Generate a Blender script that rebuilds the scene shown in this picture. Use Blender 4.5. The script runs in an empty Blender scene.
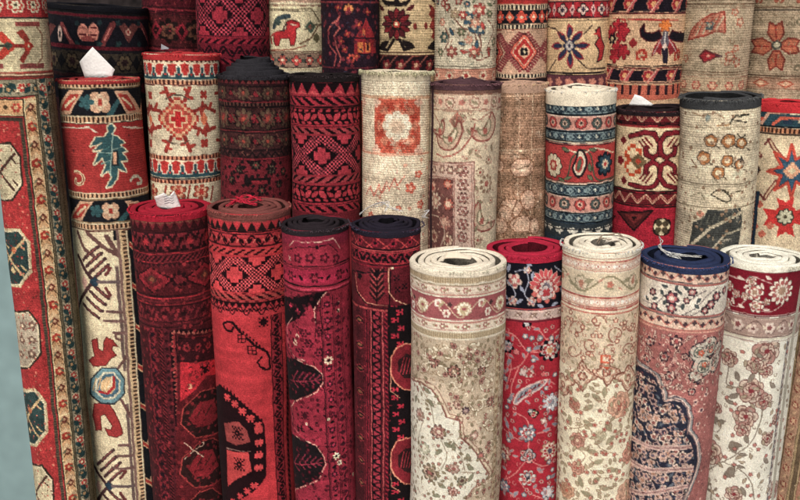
import bpy, math, random
import numpy as np
from mathutils import Vector

# ------------------------------------------------------------------ camera
F = 900.0                       # focal length in units of 1/800 of the frame width
PITCH = math.radians(19.0)
CZ = 1.62
SINP, COSP = math.sin(PITCH), math.cos(PITCH)
O = np.array([0.0, 0.0, CZ])
RIGHT = np.array([1.0, 0, 0]); UP = np.array([0, SINP, COSP]); FWD = np.array([0, COSP, -SINP])

def ray(x, y):
    x = np.asarray(x, float); y = np.asarray(y, float)
    return FWD + ((x - 400) / F)[..., None] * RIGHT + (-(y - 250) / F)[..., None] * UP

def on_plane(x, y, Y):
    d = ray(x, y)
    return O + d * (Y / d[..., 1])[..., None]

# ------------------------------------------------------------------ woven design painter
S = 1.55                        # colour samples per unit along and around a roll
SS = 2                          # drawing is done finer and averaged
K = S * SS

def vnoise(h, w, cell, rng):
    gh, gw = int(h / cell[0]) + 3, int(w / cell[1]) + 3
    g = rng.random((gh, gw))
    y = np.arange(h) / cell[0]; x = np.arange(w) / cell[1]
    yi = y.astype(int); xi = x.astype(int)
    fy = (y - yi)[:, None]; fx = (x - xi)[None]
    fy = fy * fy * (3 - 2 * fy); fx = fx * fx * (3 - 2 * fx)
    a = g[yi][:, xi]; b = g[yi][:, xi + 1]; c = g[yi + 1][:, xi]; d = g[yi + 1][:, xi + 1]
    return (a * (1 - fx) + b * fx) * (1 - fy) + (c * (1 - fx) + d * fx) * fy - 0.5

def smooth(pts, n=7, closed=False):
    P = [np.array(p, float) for p in pts]
    if closed: P = [P[-1]] + P + [P[0], P[1]]
    else: P = [2 * P[0] - P[1]] + P + [2 * P[-1] - P[-2]]
    out = []
    for i in range(1, len(P) - 2):
        for k in range(n):
            t = k / n
            a, b, c, d = P[i - 1], P[i], P[i + 1], P[i + 2]
            out.append(0.5 * (2 * b + (c - a) * t + (2 * a - 5 * b + 4 * c - d) * t * t + (3 * b - a - 3 * c + d) * t ** 3))
    if not closed: out.append(P[-2])
    return [tuple(p) for p in out]

def curl(x, y, r, a0=0.0, turns=1.1, cw=1, n=16, shrink=0.75):
    o = []
    for i in range(n + 1):
        t = i / n; rr = r * (1 - shrink * t); a = a0 + cw * t * turns * 2 * math.pi
        o.append((x + rr * math.cos(a), y + rr * math.sin(a)))
    return o

def tone(im):
    """dye colours as they sit on worn wool: muted, darks deeper"""
    im = np.asarray(im, float).copy()
    pale = np.clip((im[..., 1] - .62 * im[..., 0]) / 30, 0, 1) * np.clip((im[..., 0] - 110) / 60, 0, 1)
    im[..., 2] += pale * .22 * np.clip(im[..., 1] - im[..., 2], 0, 99)
    mx = im.max(-1, keepdims=True); n = mx / 255
    g = (im @ np.array([.3, .59, .11]))[..., None]
    t = 1.13 * n ** .30
    return np.clip((g + (im - g) * .88) * t, 0, 255)

class Strip:
    """a border strip from A to B in roll coordinates; s runs along it, t across"""
    def __init__(z, c, A, B, w, q=0):
        z.c = c; z.w = w
        A = np.array(A, float); B = np.array(B, float)
        L = np.linalg.norm(B - A); d = (B - A) / L; nrm = np.array([-d[1], d[0]])
        cs = [A + nrm * w / 2, A - nrm * w / 2, B + nrm * w / 2, B - nrm * w / 2]
        z.sl = c.box(min(p[0] for p in cs), min(p[1] for p in cs), max(p[0] for p in cs), max(p[1] for p in cs))
        U, V = c.grid(z.sl)
        z.s = (U - A[0]) * d[0] + (V - A[1]) * d[1]
        z.t = (U - A[0]) * nrm[0] + (V - A[1]) * nrm[1]
        z.m = (z.s >= 0) & (z.s <= L) & (abs(z.t) <= w / 2)
        if q:
            z.s = (np.floor(z.s / q) + .5) * q; z.t = (np.floor(z.t / q) + .5) * q
        z.L = L
    def put(z, m, col): z.c.put(z.sl, m & z.m, col); return z
    def fill(z, col): return z.put(z.m, col)
    def edges(z, col, wd=1.0, inset=0.0, side=0):
        a = z.w / 2 - inset
        m = (abs(z.t) <= a) & (abs(z.t) >= a - wd)
        if side: m &= (z.t * side > 0)
        return z.put(m, col)
    def cell(z, per, ph=0):
        x = z.s / per + ph
        return (x - np.floor(x) - .5) * per, np.floor(x).astype(int)
    def tri(z, col, per, amp=1.0, side=1, ph=0):
        c, i = z.cell(per, ph)
        h = (1 - abs(c) * 2 / per) * z.w * amp
        return z.put((z.t * side + z.w / 2) < h, col)
    def cren(z, col, per, amp=.8, side=1, ph=0, g=0):
        c, i = z.cell(per, ph); y = (z.t * side + z.w / 2 - g) / z.w / amp; x = (abs(c) - g) / per
        m = (y < .22) | ((y < .45) & (x < .24)) | ((y < .7) & (x < .11)) | (np.hypot((y - .8) * z.w * amp, c) < per * .13 + g)
        return z.put(m, col)
    def zig(z, col, per, wd=1.2, amp=.8, ph=0):
        c, i = z.cell(per, ph)
        y = (abs(c) * 2 / per - .5) * z.w * amp
        return z.put(abs(z.t - y) < wd, col)
    def slash(z, col, per, wd=.45, slope=1.0, ph=0, inner=1.0):
        x = (z.s + z.t * slope) / per + ph
        return z.put(((x - np.floor(x)) < wd) & (abs(z.t) < z.w / 2 * inner), col)
    def ros(z, col, per, r, n=6, depth=.25, ph=0, t0=0.0, alt=0, rot=0.0, sq=1.0):
        c, i = z.cell(per, ph)
        p = np.hypot(c, (z.t - t0) * sq); a = np.arctan2(z.t - t0, c)
        m = p < r * (1 - 1.7 * depth * (1 - abs(np.cos((n * a + rot) / 2)) ** .55))
        if alt: m &= (i % 2 == alt - 1)
        return z.put(m, col)
    def vine(z, col, per, amp=.6, wd=.6, ph=0):
        y = np.sin((z.s / per + ph) * 2 * np.pi) * z.w / 2 * amp
        k = np.cos((z.s / per + ph) * 2 * np.pi) * np.pi / per * z.w * amp
        return z.put(abs(z.t - y) / np.sqrt(1 + k * k) < wd, col)
    def leaf(z, col, per, ln, wd, ang=.6, ph=0, t0=0.0, alt=0, swing=1):
        c, i = z.cell(per, ph)
        sg = np.where(i % 2 == 0, 1, -1) if swing else 1
        tt = z.t - t0 * sg
        a = ang * sg; x = c * np.cos(a) + tt * np.sin(a); y = -c * np.sin(a) + tt * np.cos(a)
        m = (abs(x) < ln) & (abs(y) < wd * (1 - (x / ln) ** 2))
        if alt: m &= (i % 2 == alt - 1)
        return z.put(m, col)
    def dia(z, col, per, r, ph=0, t0=0.0, ry=None, hol=0, alt=0):
        c, i = z.cell(per, ph); ry = ry or r
        e = abs(c) / r + abs(z.t - t0) / ry
        m = (e < 1) & (e > hol)
        if alt: m &= (i % 2 == alt - 1)
        return z.put(m, col)
    def bar(z, col, per, wd=.5, ph=0, inner=1.0):
        c, i = z.cell(per, ph)
        return z.put((abs(c) < per * wd / 2) & (abs(z.t) < z.w / 2 * inner), col)
    def tile(z, rows, pal, per=None, ph=0, flip=0):
        nr, nc = len(rows), len(rows[0])
        per = per or z.w * nc / nr
        c, i = z.cell(per, ph)
        if flip: c = np.where(i % 2 == 1, -c, c)
        ix = np.clip(((c / per + .5) * nc).astype(int), 0, nc - 1)
        iy = np.clip(((z.t / z.w + .5) * nr).astype(int), 0, nr - 1)
        A = np.array([[ord(ch) for ch in r] for r in rows])[iy, ix]
        for ch, col in pal.items(): z.put(A == ord(ch), col)
        return z

class Canvas:
    def __init__(z, rug, bg):
        z.r = rug
        z.um = rug.Rpx * 1.95; z.vm = rug.vmax
        z.W = int(z.um * 2 * K) // 2 * 2 + 2; z.H = int(z.vm * K) // 2 * 2 + 2
        z.img = np.empty((z.H, z.W, 3), np.float32); z.img[:] = bg
        z.us = (np.arange(z.W) + .5) / K - z.um; z.vs = (np.arange(z.H) + .5) / K
        z.mask = None
        z.rng = np.random.default_rng(rug.seed); z.rnd = random.Random(rug.seed)
    def P(z, x, y): return z.r.P(x, y)
    def V(z, y): return float(z.r.P(z.r.xc(y), y)[1])
    def Us(z, x, y): return float(z.r.P(x, y)[0])
    def box(z, u0, v0, u1, v1):
        x0 = max(0, int((u0 + z.um) * K) - 1); x1 = min(z.W, int((u1 + z.um) * K) + 2)
        y0 = max(0, int(v0 * K) - 1); y1 = min(z.H, int(v1 * K) + 2)
        return (slice(y0, max(y0, y1)), slice(x0, max(x0, x1)))
    def grid(z, sl): return z.us[None, sl[1]] + 0 * z.vs[sl[0], None], z.vs[sl[0], None] + 0 * z.us[None, sl[1]]
    def put(z, sl, m, col):
        if z.mask is not None: m = m & z.mask[sl]
        z.img[sl][m] = col
    # ---- point shapes; positions are (x, y) as seen on the roll's front
    def loc(z, pts):
        a = np.array(pts, float); u, v = z.P(a[:, 0], a[:, 1]); return np.stack([u, v], 1)
    def pmask(z, q):
        sl = z.box(q[:, 0].min(), q[:, 1].min(), q[:, 0].max(), q[:, 1].max())
        U, V = z.grid(sl); m = np.zeros(U.shape, bool)
        if m.size == 0: return sl, m
        for i in range(len(q)):
            x0, y0 = q[i]; x1, y1 = q[(i + 1) % len(q)]
            if abs(y1 - y0) < 1e-9: continue
            m ^= ((V >= min(y0, y1)) & (V < max(y0, y1)) & (U < x0 + (V - y0) * (x1 - x0) / (y1 - y0)))
        return sl, m
    def poly(z, pts, col, out=None, ow=.6):
        q = z.loc(pts); sl, m = z.pmask(q)
        if col is not None: z.put(sl, m, col)
        if out is not None: z.qline(np.vstack([q, q[:1]]), ow, out)
    def clip(z, pts, inv=False):
        z.mask = None
        if pts is None: return
        sl, m = z.pmask(z.loc(pts)); M = np.zeros((z.H, z.W), bool); M[sl] = m
        z.mask = ~M if inv else M
    def clipband(z, y0, y1, x0=None, x1=None):
        m = ((z.vs > z.V(y0)) & (z.vs < z.V(y1)))[:, None] & np.ones(z.W, bool)[None]
        if x0 is not None: m &= (z.us > z.Us(x0, (y0 + y1) / 2))[None]
        if x1 is not None: m &= (z.us < z.Us(x1, (y0 + y1) / 2))[None]
        z.mask = m
    def qline(z, q, w, col):
        for i in range(len(q) - 1):
            a, b = q[i], q[i + 1]
            sl = z.box(min(a[0], b[0]) - w, min(a[1], b[1]) - w, max(a[0], b[0]) + w, max(a[1], b[1]) + w)
            U, V = z.grid(sl)
            if U.size == 0: continue
            d = b - a; L2 = max(1e-9, float(d @ d))
            t = np.clip(((U - a[0]) * d[0] + (V - a[1]) * d[1]) / L2, 0, 1)
            z.put(sl, np.hypot(U - a[0] - t * d[0], V - a[1] - t * d[1]) < w, col)
    def line(z, pts, w, col, sm=0):
        if sm: pts = smooth(pts)
        z.qline(z.loc(pts), w / 2 if w > 0 else .3, col)
    def ell(z, x, y, rx, ry, col, rot=0.0, hol=0):
        u, v = z.P(x, y); m_ = max(rx, ry)
        sl = z.box(u - m_, v - m_, u + m_, v + m_); U, V = z.grid(sl)
        if U.size == 0: return
        a = (U - u) * math.cos(rot) + (V - v) * math.sin(rot); b = -(U - u) * math.sin(rot) + (V - v) * math.cos(rot)
        e = np.hypot(a / rx, b / ry); z.put(sl, (e < 1) & (e >= hol), col)
    def disc(z, x, y, r, col): z.ell(x, y, r, r, col)
    def fl(z, x, y, r, col, n=6, depth=.25, rot=0.0, sq=1.0):
        u, v = z.P(x, y); sl = z.box(u - r, v - r * 1.3, u + r, v + r * 1.3); U, V = z.grid(sl)
        if U.size == 0: return
        p = np.hypot(U - u, (V - v) * sq); a = np.arctan2(V - v, U - u) + rot
        z.put(sl, p < r * (1 - 1.7 * depth * (1 - abs(np.cos(n * a / 2)) ** .55)), col)
    def pal(z, x, y, r, cols, n=8, rot=0.0, depth=.22, sq=1.0):
        """layered palmette, outermost colour first"""
        k = len(cols)
        for i, c in enumerate(cols):
            rr = r * (1 - i / (k + .3)); m = n if i % 2 == 0 else max(4, n - 2)
            z.fl(x, y, rr + (.6 if i == 0 else .3), tuple(v * (.55 if i == 0 else .8) for v in c), m, depth, rot + i * .3, sq)
            z.fl(x, y, rr - .1, c, m, depth, rot + i * .3, sq)
    def rose(z, x, y, r, rim, petal, core, k=6, rot=0.0):
        u, v = z.P(x, y); n = len(petal)
        for ring, rr, pr in ((0, .62, .42), (1, .30, .30)):
            for i in range(k):
                a = rot + ring * .5 + i * 2 * math.pi / k; px, py = u + r * rr * math.cos(a), v + r * rr * math.sin(a)
                for q, (s_, c_) in enumerate(((pr * r + .5, rim), (pr * r - .25, petal[(i + ring) % n]), (pr * r * .45, tuple(.82 * t for t in petal[(i + ring + 1) % n])))):
                    sl = z.box(px - s_, py - s_, px + s_, py + s_); U, V = z.grid(sl)
                    if U.size: z.put(sl, np.hypot(U - px, V - py) < s_, c_)
        sl = z.box(u - r, v - r, u + r, v + r); U, V = z.grid(sl)
        if U.size: z.put(sl, np.hypot(U - u, V - v) < r * .2, core)
    def lf(z, x, y, ln, wd, rot, col, out=None, ow=.7):
        u, v = z.P(x, y); m_ = ln + 1.5
        sl = z.box(u - m_, v - m_, u + m_, v + m_); U, V = z.grid(sl)
        if U.size == 0: return
        a = (U - u) * math.cos(rot) + (V - v) * math.sin(rot); b = -(U - u) * math.sin(rot) + (V - v) * math.cos(rot)
        b = b + .25 * wd * (a / ln) ** 2
        if out is not None: z.put(sl, (abs(a) < ln + ow) & (abs(b) < (wd + ow) * (1 - (a / (ln + ow)) ** 2)), out)
        z.put(sl, (abs(a) < ln) & (abs(b) < wd * (1 - (a / ln) ** 2)), col)
    def dia(z, x, y, rx, ry, col, step=0, hol=0):
        u, v = z.P(x, y); sl = z.box(u - rx, v - ry, u + rx, v + ry); U, V = z.grid(sl)
        if U.size == 0: return
        a, b = abs(U - u), abs(V - v)
        if step: a = np.floor(a / step) * step; b = np.floor(b / step) * step
        e = a / rx + b / ry; z.put(sl, (e < 1) & (e >= hol), col)
    def rect(z, x, y, rx, ry, col):
        u, v = z.P(x, y); sl = z.box(u - rx, v - ry, u + rx, v + ry); U, V = z.grid(sl)
        z.put(sl, (abs(U - u) < rx) & (abs(V - v) < ry), col)
    def stamp(z, x, y, rows, pal, cw, ch=None, rot=0.0, fx=False):
        ch = ch or cw; nr, nc = len(rows), len(rows[0])
        if fx: rows = [r[::-1] for r in rows]
        u, v = z.P(x, y); m_ = math.hypot(nc * cw, nr * ch) / 2
        sl = z.box(u - m_, v - m_, u + m_, v + m_); U, V = z.grid(sl)
        if U.size == 0: return
        a = (U - u) * math.cos(rot) + (V - v) * math.sin(rot); b = -(U - u) * math.sin(rot) + (V - v) * math.cos(rot)
        ix = np.floor(a / cw + nc / 2).astype(int); iy = np.floor(b / ch + nr / 2).astype(int)
        ok = (ix >= 0) & (ix < nc) & (iy >= 0) & (iy < nr)
        A = np.array([[ord(k) for k in r] for r in rows])[np.clip(iy, 0, nr - 1), np.clip(ix, 0, nc - 1)]
        for k, col in pal.items(): z.put(sl, ok & (A == ord(k)), col)
    # ---- strips
    def hs(z, y0, y1, q=0):
        a, b = z.V(y0), z.V(y1); return Strip(z, (-z.um, (a + b) / 2), (z.um, (a + b) / 2), b - a, q)
    def band(z, y0, y1, col): return z.hs(y0, y1).fill(col)
    def hl(z, y, w, col):
        v = z.V(y); return Strip(z, (-z.um, v), (z.um, v), w).fill(col)
    def vs_(z, x, y, y0, y1, w, q=0):
        """strip running down the roll through the point (x, y)"""
        u = z.Us(x, y); return Strip(z, (u, z.V(y0)), (u, z.V(y1)), w, q)
    def st(z, x0, y0, x1, y1, w, q=0): return Strip(z, z.P(x0, y0), z.P(x1, y1), w, q)
    def scatter(z, x0, y0, x1, y1, step, items, jit=.35, prob=.95):
        """small florets and leaves of a dense ground; items = list of (kind, size, colours)"""
        R = z.rnd; u0, u1 = z.Us(x0, (y0 + y1) / 2), z.Us(x1, (y0 + y1) / 2)
        if x0 <= -900: u0 = -z.um
        if x1 >= 1700: u1 = z.um
        v0, v1 = z.V(y0), z.V(y1); v = v0 + step / 2; row = 0; P0 = z.r.P
        z.r_local = True
        while v < v1:
            u = u0 + step / 2 + (row % 2) * step / 2
            while u < u1:
                if R.random() < prob:
                    uu, vv = u + R.uniform(-jit, jit) * step, v + R.uniform(-jit, jit) * step
                    k, sz, cols = R.choice(items); rot = R.uniform(0, 6.28)
                    z.P = lambda a, b: (a, b)
                    if k == 'f':
                        z.fl(uu, vv, sz + .6, tuple(v * .62 for v in cols[0]), 5, .25, rot)
                        for i, c in enumerate(cols): z.fl(uu, vv, sz * (1 - i * .42), c, 5, .25, rot)
                    elif k == 'l': z.lf(uu, vv, sz, sz * .38, rot, cols[0], cols[1] if len(cols) > 1 else None)
                    elif k == 'c':
                        q = np.array(curl(uu, vv, sz, rot, .8, R.choice((-1, 1)), 9)); z.qline(q, .38, cols[0])
                    elif k == 'd': z.dia(uu, vv, sz, sz, cols[0], 1)
                    elif k == 's':
                        q = np.array([(uu + t * sz * math.cos(rot), vv + t * sz * math.sin(rot)) for t in (-1, 1)]); z.qline(q, .42, cols[0])
                    del z.P
                u += step
            v += step * .87; row += 1
    # ---- the finished knots
    def finish(z, abrash=.05, mottle=.07, knot=.07,  worn=0, worn_col=None, warp=.5):
        im = z.img; h, w = z.H, z.W; rng = z.rng; knot *= 1.5
        if warp:   # hand-knotted lines are never quite straight
            dy = (vnoise(h, w, (14 * K, 9 * K), rng) * 2.2 + vnoise(h, w, (3 * K, 3 * K), rng) * 1.0) * warp * K
            dx = (vnoise(h, w, (9 * K, 14 * K), rng) * 2.2 + vnoise(h, w, (3 * K, 3 * K), rng) * 1.0) * warp * K
            yy = np.clip(np.arange(h)[:, None] + dy, 0, h - 1).astype(int); xx = np.clip(np.arange(w)[None] + dx, 0, w - 1).astype(int)
            im = im[yy, xx]
        im = im.reshape(h // 2, 2, w // 2, 2, 3).mean((1, 3))
        h, w = im.shape[:2]
        if worn:
            n = vnoise(h, w, (10 * S, 7 * S), rng) + .7 * vnoise(h, w, (2 * S, 5 * S), rng) + .5 * (rng.random((h, w)) - .5)
            m = np.clip((n + worn - .45) * 2.2, 0, .9)[..., None]; im = im * (1 - m) + np.array(worn_col, np.float32) * m
        g = 1 + abrash * 2 * vnoise(h, w, (5 * S, 400 * S), rng) + mottle * 2 * vnoise(h, w, (8 * S, 6 * S), rng) \
            + mottle * 1.6 * vnoise(h, w, (2.0 * S, 2.0 * S), rng) + knot * 2 * (rng.random((h, w)) - .5)
        im = im * g[..., None] * (1 + .025 * (rng.random((h, w, 3)) - .5))
        return tone(np.clip(im, 0, 255))
# ------------------------------------------------------------------ materials
def srgb(c):
    f = lambda v: (v / 12.92 if v <= .04045 else ((v + .055) / 1.055) ** 2.4)
    return tuple(f(min(255, max(0, x)) / 255) for x in c) + (1.0,)

def nn(nt, t, **kw):
    n = nt.nodes.new(t)
    for k, v in kw.items():
        if k in n.inputs: n.inputs[k].default_value = v
        else: setattr(n, k, v)
    return n

def pile_material():
    m = bpy.data.materials.new('knotted_wool_pile'); m.use_nodes = True
    nt = m.node_tree; L = nt.links; b = nt.nodes['Principled BSDF']
    at = nn(nt, 'ShaderNodeAttribute', attribute_name='Col')
    tc = nn(nt, 'ShaderNodeTexCoord')
    n1 = nn(nt, 'ShaderNodeTexNoise', Scale=520.0, Detail=2.0, Roughness=.7)
    n2 = nn(nt, 'ShaderNodeTexNoise', Scale=14.0, Detail=3.0)
    mp = nn(nt, 'ShaderNodeMapping'); mp.inputs['Scale'].default_value = (1, 1, 3.0)
    L.new(tc.outputs['Object'], mp.inputs['Vector']); L.new(mp.outputs[0], n1.inputs['Vector']); L.new(tc.outputs['Object'], n2.inputs['Vector'])
    r1 = nn(nt, 'ShaderNodeMapRange'); r1.inputs[1].default_value = .3; r1.inputs[2].default_value = .7; r1.inputs[3].default_value = .72; r1.inputs[4].default_value = 1.22
    r2 = nn(nt, 'ShaderNodeMapRange'); r2.inputs[1].default_value = .3; r2.inputs[2].default_value = .7; r2.inputs[3].default_value = .86; r2.inputs[4].default_value = 1.12
    L.new(n1.outputs['Fac'], r1.inputs[0]); L.new(n2.outputs['Fac'], r2.inputs[0])
    mu = nn(nt, 'ShaderNodeMath', operation='MULTIPLY'); L.new(r1.outputs[0], mu.inputs[0]); L.new(r2.outputs[0], mu.inputs[1])
    vm = nn(nt, 'ShaderNodeVectorMath', operation='SCALE'); L.new(at.outputs['Color'], vm.inputs[0]); L.new(mu.outputs[0], vm.inputs['Scale'])
    L.new(vm.outputs[0], b.inputs['Base Color'])
    bp = nn(nt, 'ShaderNodeBump', Strength=.6, Distance=.0014); L.new(n1.outputs['Fac'], bp.inputs['Height']); L.new(bp.outputs[0], b.inputs['Normal'])
    b.inputs['Roughness'].default_value = .96; b.inputs['Specular IOR Level'].default_value = .05
    b.inputs['Sheen Weight'].default_value = .015; b.inputs['Sheen Roughness'].default_value = .5
    return m

def cloth_material(name, col, dark=.6, light=1.25, scale=90.0, stretch=(1, 1, 1), rough=.9):
    m = bpy.data.materials.new(name); m.use_nodes = True
    nt = m.node_tree; L = nt.links; b = nt.nodes['Principled BSDF']
    tc = nn(nt, 'ShaderNodeTexCoord'); mp = nn(nt, 'ShaderNodeMapping'); mp.inputs['Scale'].default_value = stretch
    n1 = nn(nt, 'ShaderNodeTexNoise', Scale=scale, Detail=4.0, Roughness=.7)
    n2 = nn(nt, 'ShaderNodeTexNoise', Scale=scale * 7, Detail=1.0)
    L.new(tc.outputs['Object'], mp.inputs['Vector']); L.new(mp.outputs[0], n1.inputs['Vector']); L.new(mp.outputs[0], n2.inputs['Vector'])
    ad = nn(nt, 'ShaderNodeMath', operation='ADD'); L.new(n1.outputs['Fac'], ad.inputs[0]); L.new(n2.outputs['Fac'], ad.inputs[1])
    cr = nn(nt, 'ShaderNodeValToRGB'); e = cr.color_ramp.elements
    hf = nn(nt, 'ShaderNodeMath', operation='MULTIPLY'); hf.inputs[1].default_value = .5; L.new(ad.outputs[0], hf.inputs[0])
    e[0].position = .36; e[1].position = .64
    e[0].color = srgb([x * dark for x in col]); e[1].color = srgb([x * light for x in col])
    L.new(hf.outputs[0], cr.inputs[0]); L.new(cr.outputs[0], b.inputs['Base Color'])
    bp = nn(nt, 'ShaderNodeBump', Strength=.5, Distance=.002); L.new(n2.outputs['Fac'], bp.inputs['Height']); L.new(bp.outputs[0], b.inputs['Normal'])
    b.inputs['Roughness'].default_value = rough; b.inputs['Specular IOR Level'].default_value = .06
    return m
MATS = {}
def cmat(name, col, **k):
    col = tuple(float(round(v, 1)) for v in col); key = (name, col)
    if key not in MATS: MATS[key] = cloth_material(name, col, **k)
    return MATS[key]

# ------------------------------------------------------------------ mesh helpers
def link(name, me, parent=None, loc=None):
    o = bpy.data.objects.new(name, me); bpy.context.scene.collection.objects.link(o)
    if parent is not None: o.parent = parent
    if loc is not None: o.location = loc
    return o

def grid_mesh(name, V, mat, cols=None, closed_u=False, ends=False):
    """V: rows x columns x 3"""
    nr, nc = V.shape[:2]
    idx = np.arange(nr * nc).reshape(nr, nc)
    j = np.arange(nc if closed_u else nc - 1); j2 = (j + 1) % nc
    q = np.stack([idx[:-1][:, j], idx[1:][:, j], idx[1:][:, j2], idx[:-1][:, j2]], -1).reshape(-1, 4).astype(np.int32)
    me = bpy.data.meshes.new(name)
    me.vertices.add(nr * nc); me.vertices.foreach_set('co', V.astype(np.float32).ravel())
    n = len(q); me.loops.add(n * 4); me.loops.foreach_set('vertex_index', q.ravel())
    me.polygons.add(n); me.polygons.foreach_set('loop_start', np.arange(0, n * 4, 4, dtype=np.int32))
    me.update(calc_edges=True)
    me.polygons.foreach_set('use_smooth', np.ones(n, bool))
    if cols is not None:
        a = me.color_attributes.new('Col', 'BYTE_COLOR', 'POINT')
        c = np.concatenate([np.clip(cols, 0, 255) / 255.0, np.ones(cols.shape[:2] + (1,))], -1)
        a.data.foreach_set('color_srgb', c.astype(np.float32).ravel())
    me.materials.append(mat)
    return me

def tube_mesh(name, paths, rad, mat, sides=6):
    vs, fs = [], []
    for pts in paths:
        pts = [Vector(p) for p in pts]; b0 = len(vs)
        for i, p in enumerate(pts):
            d = (pts[min(i + 1, len(pts) - 1)] - pts[max(i - 1, 0)]).normalized()
            a = d.orthogonal().normalized(); b = d.cross(a)
            r = rad * (1 if i < len(pts) - 1 else .5)
            for k in range(sides):
                t = 2 * math.pi * k / sides; vs.append(p + (a * math.cos(t) + b * math.sin(t)) * r)
        for i in range(len(pts) - 1):
            for k in range(sides):
                k2 = (k + 1) % sides
                fs.append((b0 + i * sides + k, b0 + i * sides + k2, b0 + (i + 1) * sides + k2, b0 + (i + 1) * sides + k))
        fs.append([b0 + k for k in range(sides)][::-1]); fs.append([b0 + (len(pts) - 1) * sides + k for k in range(sides)])
    me = bpy.data.meshes.new(name); me.from_pydata([tuple(v) for v in vs], [], fs); me.update()
    me.polygons.foreach_set('use_smooth', np.ones(len(fs), bool)); me.materials.append(mat)
    return me

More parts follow.
